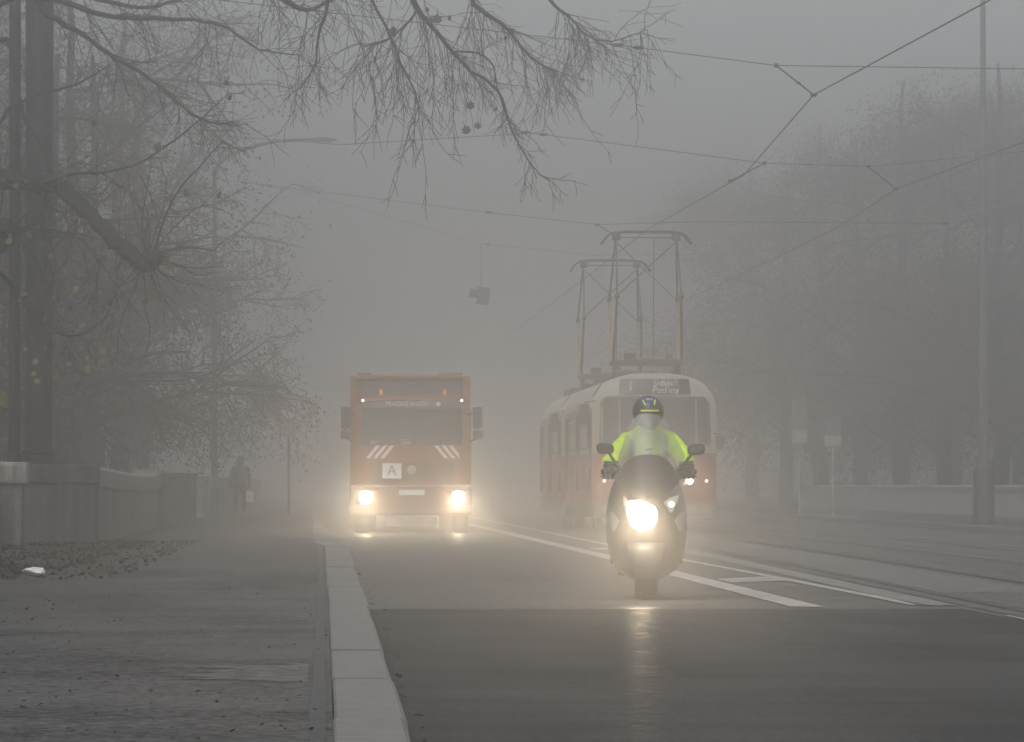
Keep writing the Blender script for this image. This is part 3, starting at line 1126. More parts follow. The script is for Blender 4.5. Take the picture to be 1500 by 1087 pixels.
# hanging sprays in front of the poles
for k in range(26):
    st = W(g.uniform(-10, 215), g.uniform(240, 400), g.uniform(78, 81))
    sp = T.path(st, Vector((g.uniform(-0.6, 0.6), g.uniform(-0.4, 0.4), -0.6)), g.uniform(0.7, 1.7), 0.010, 0.004, 0.15, 0.17, 0.05, 4, T.twig)
    T.sprout(sp, 5, 0.5, 0.006, 1, 0.08)
lv = []
fixed = [(322, 285), (332, 121), (337, 143), (138, 180), (230, 216), (166, 290), (198, 291), (186, 332), (272, 283), (231, 434), (214, 440), (224, 423), (150, 513), (128, 525), (128, 541), (145, 536), (113, 564), (131, 574), (80, 553), (86, 541), (4, 580), (8, 590), (110, 423), (108, 377), (244, 380), (248, 388)]
for i, (x, y) in enumerate(fixed):
    lv.append((W(x, y, 77.5 + 0.02 * i), g.uniform(0.9, 1.45), 1 if y < 200 else 0))
for k in range(75):
    x = abs(g.gauss(30, 70))
    y = g.uniform(240, 560)
    lv.append((W(x, y, g.uniform(77.6, 81)), g.uniform(0.55, 1.1), 0 if g.random() < 0.75 else 1))
finish_tree(T, 'pollarded plane tree with burls and last olive leaves reaching across the dark poles', base, lv)

# --- the tree whose limbs overhang the street from above
T = Tree(23)
g = T.rng
base = Vector((-6.2, 66.5, 0.0))
T.limb([base + Vector((0, 0, -0.3)), base + Vector((0.1, 0, 2)), base + Vector((0, 0.1, 4.5)), base + Vector((0.3, 0.4, 7.2)), base + Vector((0.5, 0.6, 10.5))], 0.36, 0.2, 12)
h1 = base + Vector((0.35, 0.5, 7.6))
h2 = base + Vector((0.45, 0.5, 9.2))
K1 = T.limb([h1, Vector((-3.5, 68, 8.5)), Vector((-1.2, 69.5, 8.7)), W(560, -120, 71), W(590, -30, 71.5), W(612, 12, 72), W(640, 48, 72), W(668, 80, 72), W(690, 106, 72)], 0.065, 0.017)
K1b = T.limb([W(690, 106, 72), W(716, 120, 72), W(736, 145, 71.6), W(746, 182, 71.4), W(765, 220, 71.2), W(786, 250, 71), W(805, 265, 71)], 0.022, 0.005)
K1c = T.limb([W(664, 76, 72), W(700, 78, 72.2), W(722, 96, 72.4), W(728, 128, 72.4), W(740, 165, 72.3), W(752, 196, 72.3)], 0.014, 0.005)
K2 = T.limb([h2, Vector((-3.2, 69, 10)), Vector((0.0, 71.5, 9.6)), W(650, -120, 74), W(688, -20, 74), W(697, 10, 74), W(730, 30, 74), W(758, 62, 74), W(783, 88, 74), W(815, 105, 74)], 0.06, 0.006)
K3 = T.limb([Vector((0.0, 71.5, 9.6)), Vector((2.0, 74, 8.6)), W(780, -40, 75), W(812, 8, 75), W(838, 28, 75), W(856, 50, 75), W(895, 60, 75), W(948, 43, 75)], 0.035, 0.005)
K4 = T.limb([Vector((-1.2, 69.5, 8.7)), W(440, -80, 70), W(470, -20, 70), W(480, 10, 70), W(466, 50, 70), W(462, 92, 70), W(440, 130, 70)], 0.04, 0.006)
K5 = T.limb([W(612, 12, 72), W(600, 30, 72), W(572, 55, 72), W(548, 65, 72), W(528, 64, 72), W(518, 40, 72)], 0.016, 0.006)
K6 = T.limb([W(520, -60, 71), W(545, 0, 71), W(565, 38, 71), W(580, 72, 71), W(588, 96, 71), W(606, 130, 71), W(614, 160, 71)], 0.022, 0.005)
K7 = T.limb([Vector((-3.5, 68, 8.5)), W(330, -60, 71), W(400, -10, 71.5), W(450, 14, 72), W(490, -4, 72), W(540, -30, 72)], 0.05, 0.012)
for A_, n_, L_ in ((K1, 30, 1.1), (K1b, 14, 0.6), (K1c, 9, 0.55), (K2, 40, 1.15), (K3, 38, 1.1), (K4, 18, 0.9), (K5, 16, 1.0), (K6, 18, 0.85), (K7, 26, 1.0)):
    lo = 0.45 if A_ in (K1, K2, K3) else 0.1
    T.sprout(A_, n_, L_, 0.0052, 2, 0.08, lo, 0.4, 0.09, 0.2)
# long straight hanging twigs
for k in range(34):
    A_ = g.choice((K5, K6, K1, K2, K3, K7))
    p = A_[int(len(A_) * g.uniform(0.55, 0.98))]
    sp = T.path(p, Vector((g.uniform(-0.25, 0.4), g.uniform(-0.3, 0.3), -1)), g.uniform(0.7, 1.5), 0.0055, 0.003, 0.1, 0.18, 0.04, 3, T.twig)
    T.sprout(sp, 3, 0.28, 0.005, 1, 0.05)
for k in range(9):
    A_ = g.choice((K5, K6, K1, K1))
    p = A_[int(len(A_) * g.uniform(0.62, 0.98))]
    sp = T.path(p, Vector((g.uniform(-0.3, 0.35), g.uniform(-0.3, 0.3), -1)), g.uniform(1.0, 1.7), 0.0055, 0.003, 0.09, 0.17, 0.05, 3, T.twig)
    T.sprout(sp, 5, 0.4, 0.005, 1, 0.05, 0.3, 0.3, 0.0, 0.2)
lv = []
for (x, y, s_) in ((689, 154, 1.3), (683, 190, 1.4), (700, 184, 1.1), (726, 160, 0.8), (640, 27, 1.6), (630, 30, 1.1), (658, 26, 0.9), (576, 44, 1.3), (680, 84, 0.8), (752, 45, 0.8), (741, 56, 0.8), (626, 14, 0.9)):
    lv.append((W(x, y, 71.8), s_, 1))
finish_tree(T, 'bare tree with drooping twigs overhanging the street from the footway', base, lv)


# --- rows of foggy trees
def std_tree(seed, H, spread, nl, dense, lean=0.0, leafy=0, low=0.25):
    T = Tree(seed)
    g = T.rng
    pts = T.limb([Vector((0, 0, -0.3)), Vector((0.05, 0, H * 0.15)), Vector((lean * 0.3, 0.1, H * 0.32)), Vector((lean * 0.6, 0, H * 0.55)), Vector((lean, 0.1, H * 0.92))], 0.28, 0.05, 9)
    for i in range(nl):
        t = low + (0.97 - low) * (i + g.random()) / nl
        k = min(int(t * (len(pts) - 1)), len(pts) - 2)
        p = pts[k]
        a = i * 2.4 + g.uniform(-0.5, 0.5)
        up = g.uniform(0.1, 0.8)
        d = Vector((math.cos(a), math.sin(a), up))
        L = spread * g.uniform(0.7, 1.1) * (1.15 - 0.6 * t)
        lp = T.path(p, d, L, 0.09 * (1.2 - 0.7 * t), 0.018, 0.5, 0.13, 0.02, 5, T.wood)
        for j in range(5):
            kk = int(len(lp) * g.uniform(0.25, 0.95))
            kk = min(kk, len(lp) - 2)
            d2 = T.side((lp[kk + 1] - lp[kk]).normalized(), g.uniform(0.4, 1.0))
            l2 = T.path(lp[kk], d2, L * g.uniform(0.35, 0.6), 0.03, 0.009, 0.3, 0.15, 0.03, 4, T.wood)
            T.sprout(l2, dense, L * 0.3, 0.011, 2, 0.06, 0.1, 0.2, 0.05, 0.15, 5)
        T.sprout(lp, dense, L * 0.3, 0.012, 2, 0.06, 0.35, 0.2, 0.05, 0.15, 5)
    return T


def tree_proto(T, label, group, per_tip=0, spread=0.35, size=0.09):
    t = thing('bare_tree', label, 'tree', (0, 0, 0), 0, group)
    T.wood.build('trunk', M_BARK, t, True)
    c = T.twig.build('crown', M_TWIG, t)
    if per_tip:
        g = T.rng
        b = MB()
        for tip in T.tips:
            for q in range(per_tip):
                p = tip + T.rdir() * spread * g.random() ** 0.5
                s = size * g.uniform(0.5, 1.2)
                a, u = T.rdir() * s, T.rdir() * s
                b.add([p - a, p - u * 0.6, p + a, p + u * 0.6], [(0, 1, 2, 3)])
        f = b.build('foliage', M_LEAFB, c)
        f['kind'] = 'stuff'
    return t


LL = 'bare roadside tree fading into the fog behind the left parapet'
GL = 'row of bare trees behind the left parapet'
protosL = [tree_proto(std_tree(31, 10.5, 4.6, 11, 6), LL, GL, 5, 0.3, 0.04), tree_proto(std_tree(32, 11.5, 4.8, 12, 6), LL, GL, 3, 0.5, 0.05)]
spots = [(-6.6, 111, 1.0, 0.3), (-6.3, 119, 1.0, 1.9), (-6.0, 127, 1.1, 4.2), (-5.9, 134, 1.2, 0.9), (-5.9, 147, 1.25, 2.7), (-5.8, 161, 1.3, 5.1), (-5.8, 176, 1.35, 3.3),
         (-9.6, 118, 1.25, 2.2), (-10.5, 128, 1.35, 1.2), (-10.5, 155, 1.4, 0.4), (-12, 180, 1.4, 2.0)]
for i, (x, y, s, rz) in enumerate(spots):
    o = protosL[i] if i < 2 else copy_tree(protosL[i % 2])
    o.location = (x, y, -0.2)
    o.rotation_euler = (0, 0, rz)
    o.scale = (s, s, s)
LN = 'street tree added to shade the near footway, its crown high overhead'
GN = 'near row of street trees added for shade on the left footway'


protoN = tree_proto(std_tree(51, 12.5, 4.4, 14, 7, 0.0, 0, 0.5), LN, GN, 4, 0.6, 0.07)  # out-of-frame row, added so its crowns darken the footway and left-hand fog
for i, (x, y, s, rz) in enumerate([(-7.0, 16, 1.0, 0.4), (-7.2, 28, 1.0, 2.0), (-7.6, 40, 1.02, 3.6), (-8.2, 52, 1.05, 5.0), (-10.5, 34, 1.1, 1.0), (-11, 60, 1.1, 2.4), (-11, 82, 1.1, 4.4)]):
    o = protoN if i == 0 else copy_tree(protoN)
    o.location = (x, y, -0.2)
    o.rotation_euler = (0, 0, rz)
    o.scale = (s, s, s)
LR = 'tall bare tree dim in the fog behind the far low wall'
GR = 'trees behind the far low wall'
protosR = [tree_proto(std_tree(41, 13.0, 5.6, 13, 7), LR, GR, 10, 0.8, 0.05), tree_proto(std_tree(42, 12.0, 5.8, 13, 7), LR, GR, 10, 1.0, 0.05)]
spots = [(21.0, 180, 1.2, 0.2), (20.6, 192, 1.25, 2.1), (20.4, 205, 1.3, 4.0), (20.2, 219, 1.3, 1.1), (20.0, 234, 1.32, 3.1), (20.0, 252, 1.35, 5.2), (20, 272, 1.35, 0.9),
         (27.5, 186, 1.35, 3.7), (27.5, 204, 1.38, 0.7), (27.0, 224, 1.4, 2.6), (27, 248, 1.4, 4.9), (34, 212, 1.42, 1.5), (34, 238, 1.42, 3.9)]
for i, (x, y, s, rz) in enumerate(spots):
    o = protosR[i] if i < 2 else copy_tree(protosR[i % 2])
    o.location = (x, y, -0.2)
    o.rotation_euler = (0, 0, rz)
    o.scale = (s, s, s)


# ------------------------------------------------------------------ vehicles: shared builders
def front_curve(w, yf, bul, cor):
    def f(x):
        q = min(1.0, abs(x) / w)
        return yf + bul * q * q + cor * q ** 9
    return f


def plan_ring(z, w, yf, yb, bul=0.05, cor=0.2, n=14, bul2=None, cor2=None):
    """horizontal outline of a vehicle body at height z: bowed front and back, straight sides"""
    bul2 = bul if bul2 is None else bul2
    cor2 = cor if cor2 is None else cor2
    f = front_curve(w, yf, bul, cor)
    us = [math.sin(math.pi * (k / n - 0.5)) for k in range(n + 1)]
    ring = [(u * w, f(u * w), z) for u in us]
    bk = front_curve(w, 0, bul2, cor2)
    ring += [(u * w, yb - bk(u * w), z) for u in reversed(us)]
    return ring


def wheel_set(parent, y, track, rad, width, hub=0.5, name='wheel', twin=False):
    for s in (-1, 1):
        w = bpy.data.objects.new(name, None)
        prof = [(rad * 0.6, -width / 2), (rad * 0.93, -width / 2), (rad, -width * 0.34), (rad, width * 0.34), (rad * 0.93, width / 2), (rad * 0.6, width / 2)]
        t = MB().lathe(prof, (0, 0, 0), 'X', 28).build(name, M_RUBBER, parent, True, (s * track / 2, y, rad))
        h = MB().lathe([(0.05, width * 0.52), (rad * 0.2, width * 0.5), (rad * 0.5, width * 0.36), (rad * 0.615, width * 0.44), (rad * 0.615, -width * 0.45), (0.05, -width * 0.45)], (0, 0, 0), 'X', 20)
        if s < 0:
            h.v = [(-a, b_, c_) for a, b_, c_ in h.v]
        h.build('rim', M_TGREYL, t, True)
        bpy.data.objects.remove(w)


# ------------------------------------------------------------------ refuse truck
p = W(603, 782, 117)
TR = thing('refuse_truck', 'orange refuse lorry with both headlights lit in the kerb lane', 'truck', (p.x, p.y, 0.0))
S = 72.3
tx = lambda x: (x - 603) / S
tz = lambda y: (782 - y) / S
# cab: lower orange shell, windscreen band, roof
CW_ = 1.2


def cab_y(x, z):
    lean = 0.0 if z < 1.75 else 0.16 * (z - 1.75)
    if z < 0.9:
        lean = 0.0
    return front_curve(CW_, lean, 0.07, 0.16)(x)


def cab_rings(zs, w=None):
    return [plan_ring(z, (w or CW_) - (0.0 if z < 2.0 else 0.05 * (z - 2.0)), cab_y(0, z), 2.15, 0.07, 0.16, bul2=0.0, cor2=0.06) for z in zs]


MB().loft(cab_rings([0.98, 1.2, 1.48, 1.74])).build('cab_lower', M_ORANGE, TR, True)
MB().loft(cab_rings([1.744, 2.0, 2.3, 2.62])).build('cab_upper', M_ORANGE, TR, True)
rr = cab_rings([2.624, 2.70])
rr.append([(x * 0.97, 0.06 + y * 0.97, 2.76) for x, y, z in rr[-1]])
rr.append([(x * 0.8, 0.25 + y * 0.8, 2.80) for x, y, z in rr[0]])
MB().loft(rr).build('cab_roof', M_ORANGED, TR, True)
ws = MB().plate([(tz(652), tx(529.5), tx(677)), (tz(640), tx(529), tx(677.5)), (tz(610), tx(530.5), tx(676)), (tz(600), tx(531), tx(675.5))], lambda x, z: cab_y(x, z) - 0.012, 0.02, 12).build('windscreen', M_GLASS, TR, True)
MB().plate([(tz(653.6), tx(527), tx(679.5)), (tz(651.8), tx(527), tx(679.5))], lambda x, z: cab_y(x, z) - 0.02, 0.02, 12).build('windscreen_seal', M_BLACK, TR)
for sx, a in ((-1, 0.62), (0.15, 0.55)):
    x0 = sx * 0.62
    MB().tube([(x0, cab_y(x0, 1.8) - 0.035, 1.79), (x0 + 0.35, cab_y(x0 + 0.35, 1.88) - 0.035, 1.86), (x0 + 0.72, cab_y(x0 + 0.7, 1.9) - 0.035, 1.9)], 0.012, 5).build('wiper', M_BLACK, TR)
MB().box((-0.11, -0.005, 1.84), (0.22, 0.008, 0.12)).build('dashboard_card', M_TGREYL, TR)
MB().box((0.16, 0.0, 1.86), (0.16, 0.008, 0.05)).build('dashboard_card', M_TGREY, TR)
MB().box((-0.72, 0.03, 1.84), (0.24, 0.008, 0.07)).build('dashboard_card', M_TGREYL, TR)
# sun visor with the lettering
vis = MB().plate([(tz(600), tx(530), tx(677)), (tz(594), tx(529), tx(678)), (tz(587.5), tx(531), tx(676))], lambda x, z: cab_y(x, z) - 0.10 - 0.25 * (2.55 - z), 0.02, 12).build('sun_visor', M_TGREY, TR, True)
text('visor_lettering', 'PRAŽSKÉ SLUŽBY', 0.125, M_WHITE, TR, (tx(597), cab_y(0, 2.55) - 0.155, tz(593)), 0.002, 0.92)
MB().lathe([(0.02, 0), (0.045, 0.003), (0.045, 0.006), (0.02, 0.009)], (tx(642), cab_y(0, 2.55) - 0.145, tz(593)), 'Y', 10).build('visor_emblem', M_WHITE, TR)
rim_ = MB().tube([(x, cab_y(x, 2.67) - 0.06, 2.665 + 0.045 * (1 - (x / 1.0) ** 2)) for x in [-1.0 + 0.2 * k for k in range(11)]], 0.028, 6).build('visor_rim', M_ORANGE, TR, True)
for x in (531.5, 676.5):
    MB().lathe([(0.012, -0.03), (0.028, -0.02), (0.028, 0.02)], (tx(x), cab_y(tx(x), 2.67) - 0.09, tz(588)), 'Y', 10).build('marker_lamp', M_MARK, TR, True)
# stripes, panel, grille
MB().plate([(tz(676.5), tx(533), tx(673)), (tz(655), tx(531), tx(675))], lambda x, z: cab_y(x, z) - 0.012, 0.02, 10).build('front_panel', M_ORANGE, TR, True)
for side in (-1, 1):
    x0 = 536 if side < 0 else 672
    for k in range(3):
        a = x0 + (side * -1) * k * 10.5
        rows = []
        for t in range(4):
            zz = tz(672.5 - 6.2 * t)
            sh = (5.6 * t) * (-side) * (1 if side < 0 else 1)
            xa, xb = a + sh * 0.9, a + sh * 0.9 + 5.6
            xa, xb = max(534.5, min(xa, 673)), max(534.5, min(xb, 673))
            if xb - xa < 0.3:
                xb = xa + 0.3
            rows.append((zz, tx(xa), tx(xb)))
        MB().plate(rows, lambda x, z: cab_y(x, z) - 0.017, 0.004, 2).build('hazard_stripe', M_WHITE, TR)
        rows2 = [(z_, b_ + 0.004, b_ + 0.06) for z_, a_, b_ in rows]
        MB().plate(rows2, lambda x, z: cab_y(x, z) - 0.0165, 0.004, 2).build('hazard_stripe', M_RED, TR)
gr = MB().plate([(tz(707), tx(545), tx(661)), (tz(679), tx(540), tx(666))], lambda x, z: cab_y(x, z) - 0.008, 0.02, 10).build('grille', M_ORANGED, TR, True)
for k in range(4):
    zz = tz(703 - 6.6 * k)
    MB().plate([(zz, tx(546), tx(660)), (zz + 0.045, tx(545), tx(661))], lambda x, z: cab_y(x, z) - 0.028, 0.02, 10).build('grille_slat', M_ORANGED, gr, True)
MB().box((tx(574), cab_y(tx(574), 1.25) - 0.055, tz(691)), (0.39, 0.02, 0.31), bevel=0.006).build('letter_plate', M_WHITE, TR)
text('plate_letter', 'A', 0.3, M_TGREY, TR, (tx(574), cab_y(tx(574), 1.25) - 0.068, tz(691)), 0.002)
MB().lathe([(0.02, -0.01), (0.09, -0.004), (0.1, 0.01)], (0, cab_y(0, 1.3) - 0.035, 1.28), 'Y', 16).build('badge', M_CHROME, TR, True)
# bumper
brs = [plan_ring(z, w, yf, 0.9, 0.08, 0.2, bul2=0.0, cor2=0.0) for z, w, yf in ((0.36, 1.2, -0.05), (0.42, 1.23, -0.13), (0.7, 1.24, -0.15), (0.93, 1.23, -0.12), (0.975, 1.21, -0.04))]
MB().loft(brs).build('bumper', M_ORANGED, TR, True)
bump_y = lambda x: front_curve(1.24, -0.15, 0.08, 0.2)(x)
MB().box((0, -0.05, 0.235), (1.05, 0.12, 0.2), bevel=0.02).build('spoiler', M_TGREYL, TR)
MB().box((0.0, bump_y(0) - 0.014, tz(722.5)), (0.52, 0.012, 0.11), bevel=0.003).build('licence_plate', M_WHITE, TR)
text('licence_text', '1A3 4927', 0.085, M_TGREY, TR, (0.0, bump_y(0) - 0.023, tz(722.5)), 0.001) if False else None
for x in (536, 671):
    u = tx(x)
    MB().box((u, bump_y(u) + 0.01, 0.72), (0.46, 0.06, 0.3), bevel=0.02).build('headlight_housing', M_BLACK, TR)
    hl = MB().lathe([(0.02, -0.035), (0.09, -0.03), (0.125, -0.012), (0.13, 0.01)], (u, bump_y(u) - 0.03, 0.72), 'Y', 24).build('headlight', M_LAMPT, TR, True)
    MB().box((u + (0.2 if u > 0 else -0.2), bump_y(u) + 0.02, 0.70), (0.09, 0.08, 0.16), bevel=0.015).build('indicator', M_ORANGE, TR)
    beam('truck_beam', TR, (u, bump_y(u) - 0.12, 0.72), 240, 22, 9.0, 0.08, 0.8)
# mirrors
for s in (-1, 1):
    MB().tube([(s * 1.12, 0.3, 2.4), (s * 1.3, 0.05, 2.42), (s * 1.35, 0.02, 2.0), (s * 1.3, 0.05, 1.9), (s * 1.16, 0.3, 1.85)], 0.018, 6).build('mirror_arm', M_BLACK, TR, True)
    MB().box((s * 1.335, 0.0, tz(613.5)), (0.19, 0.09, 0.44), bevel=0.035).build('mirror', M_BLACK, TR, True)
    MB().box((s * 1.34, 0.0, tz(638)), (0.2, 0.09, 0.19), bevel=0.035).build('mirror', M_BLACK, TR, True)
    MB().plate([(1.8, 0.35, 1.25), (2.5, 0.5, 1.25)], lambda a, z: 0, 0.012, 2)
    d_ = MB().box((s * 1.203, 0.95, 1.55), (0.02, 1.05, 1.1), bevel=0.008).build('door', M_ORANGE, TR)
    MB().box((s * 1.208, 0.95, 2.2), (0.012, 0.85, 0.55), bevel=0.004).build('side_window', M_GLASS, TR)
    MB().box((s * 1.222, 1.3, 1.5), (0.02, 0.18, 0.04), bevel=0.006).build('door_handle', M_BLACK, d_)
# refuse body behind the cab
MB().box((0, 5.4, 1.95), (2.42, 6.1, 2.5), bevel=0.06).build('refuse_body', M_ORANGED, TR, True)
MB().box((0, 2.335, 2.92), (2.12, 0.03, 0.46), bevel=0.01).build('front_recess', M_TGREY, TR)
for s in (-1, 1):
    MB().box((s * 1.17, 2.31, 2.1), (0.13, 0.1, 2.25), bevel=0.02).build('corner_post', M_ORANGE, TR)
MB().box((0, 2.31, 3.20), (2.2, 0.1, 0.09), bevel=0.02).build('top_rail', M_ORANGE, TR)
MB().box((-0.95, 2.6, 3.255), (0.3, 0.5, 0.07), bevel=0.02).build('roof_hatch', M_TGREY, TR)
MB().box((0.85, 2.6, 3.26), (0.5, 0.4, 0.08), bevel=0.02).build('roof_hatch', M_TGREY, TR)
MB().box((1.2, 2.5, 3.05), (0.08, 0.12, 0.16), bevel=0.02).build('work_lamp', M_BLACK, TR)
for x in (-0.1, 0.35, 0.6):
    MB().box((x, 2.29, 2.86), (0.16 if x else 0.1, 0.06, 0.2), bevel=0.02).build('pipe_block', M_ORANGED, TR)
for x in (560, 654.5):
    MB().lathe([(0.034, -0.1), (0.036, -0.05), (0.03, 0.02), (0.012, 0.04)], (tx(x), 2.2, tz(571.5)), 'Z', 12).build('beacon', M_AMBER, TR, True)
    MB().lathe([(0.03, -0.36), (0.03, -0.1)], (tx(x), 2.2, tz(571.5)), 'Z', 8).build('beacon_stem', M_BLACK, TR, True)
MB().box((0, 8.7, 1.75), (2.4, 0.9, 2.3), bevel=0.15).build('tailgate', M_ORANGED, TR, True)
MB().box((0, 4.8, 0.78), (0.9, 8.0, 0.28), bevel=0.02).build('chassis', M_BLACK, TR)
wheel_set(TR, 1.25, 2.02, 0.5, 0.32)
wheel_set(TR, 5.4, 1.9, 0.5, 0.55)
wheel_set(TR, 6.75, 1.9, 0.5, 0.55)
for s in (-1, 1):
    MB().lathe([(0.58, -0.26), (0.6, -0.26), (0.6, 0.26), (0.58, 0.26)], (s * 1.02, 1.25, 0.5), 'X', 20).build('wheel_arch', M_BLACK, TR, True) if False else None
    MB().box((s * 1.0, 1.25, 1.045), (0.4, 1.3, 0.06), bevel=0.02).build('mudguard', M_BLACK, TR)

# ------------------------------------------------------------------ trams
S = 73.0


def tram_f(z):
    """set-back of the nose at height z"""
    if z < 0.8:
        return 0.05
    if z < 1.75:
        return 0.05 * (1.75 - z) / 0.95
    t = z - 1.75
    return 0.16 * t + 0.10 * max(0, z - 2.7) ** 1.5


TW = 1.25


def tram_w(z):
    if z < 2.55:
        return TW
    return TW - 0.26 * (z - 2.55) ** 2 / 0.2


def tram_y(x, z):
    return front_curve(tram_w(z), tram_f(z), 0.2, 0.28)(x)


def tram_rings(zs, L):
    return [plan_ring(z, tram_w(z), tram_f(z), L - tram_f(z) * 0.7, 0.2, 0.28, 18) for z in zs]


def make_panto(parent, y0, zroof, ztop, name='pantograph'):
    base_z = zroof + 0.32
    P = MB()
    for (x, y) in ((-0.62, -0.55), (0.62, -0.55), (-0.62, 0.55), (0.62, 0.55)):
        P.lathe([(0.04, zroof - 0.12), (0.07, zroof), (0.05, zroof + 0.07), (0.07, zroof + 0.13), (0.045, base_z - 0.08)], (x, y0 + y, 0), 'Z', 10)
    P.box((0, y0 - 0.62, base_z - 0.03), (1.46, 0.08, 0.09), bevel=0.01)
    P.box((0, y0 + 0.62, base_z - 0.03), (1.46, 0.08, 0.09), bevel=0.01)
    for s in (-1, 1):
        P.box((s * 0.69, y0, base_z - 0.025), (0.08, 1.2, 0.08), bevel=0.01)
    pg = P.build(name, M_PANTO, parent)
    MB().box((0.15, y0 - 0.68, base_z + 0.03), (1.05, 0.04, 0.04)).build('spring', M_PANTOY, pg)
    MB().box((-0.35, y0 - 0.3, base_z + 0.08), (0.24, 0.22, 0.2), bevel=0.03).build('drive_box', M_BLACK, pg)
    MB().box((0.45, y0 - 0.3, base_z + 0.06), (0.16, 0.16, 0.12), bevel=0.03).build('drive_box', M_BLACK, pg)
    zk = base_z + (ztop - base_z) * 0.49
    for sy, mm in ((-1, M_PANTO), (1, M_PANTOY)):
        yk = y0 + sy * 1.12
        for s in (-1, 1):
            xb = s * 0.70
            xk = s * (0.71 if sy > 0 else 0.66)
            MB().tube([(xb, y0 + sy * 0.35, base_z), (xk, yk, zk)], [0.035, 0.024], 7).build('lower_arm', mm, pg, True)
        up = MB()
        for s in (-1, 1):
            xk = s * (0.71 if sy > 0 else 0.66)
            up.tube([(xk, yk, zk), (s * 0.63, y0 + sy * 0.14, ztop - 0.16)], [0.022, 0.018], 6)
            up.lathe([(0.02, -0.05), (0.05, -0.04), (0.05, 0.04), (0.02, 0.05)], (xk, yk, zk), 'X', 8)
        a, c = (-1, 1) if sy < 0 else (1, -1)
        up.tube([(a * 0.66, yk, zk + 0.02), (c * 0.6, y0 + sy * 0.16, ztop - 0.22)], 0.016 if sy < 0 else 0.01, 5)
        up.build('upper_arm', mm if sy < 0 else M_PANTO, pg, True)
    bow = MB()
    for sy in (-0.17, 0.17):
        bow.tube([(-0.94, y0 + sy, ztop - 0.26), (-0.82, y0 + sy, ztop - 0.10), (-0.72, y0 + sy, ztop - 0.03), (-0.45, y0 + sy, ztop),
                  (0.45, y0 + sy, ztop), (0.72, y0 + sy, ztop - 0.03), (0.82, y0 + sy, ztop - 0.10), (0.94, y0 + sy, ztop - 0.26)], 0.026, 6)
    for s in (-1, 1):
        bow.box((s * 0.62, y0, ztop - 0.11), (0.16, 0.4, 0.13), bevel=0.02)
    bow.box((0, y0, ztop - 0.12), (1.2, 0.03, 0.02))
    bow.build('collector_bow', M_PANTO, pg, True)
    MB().tube([(0.15, y0 - 0.1, ztop - 0.13), (0.13, y0 - 0.2, base_z)], 0.009, 4).build('pull_rope', M_WIRE, pg)
    return pg


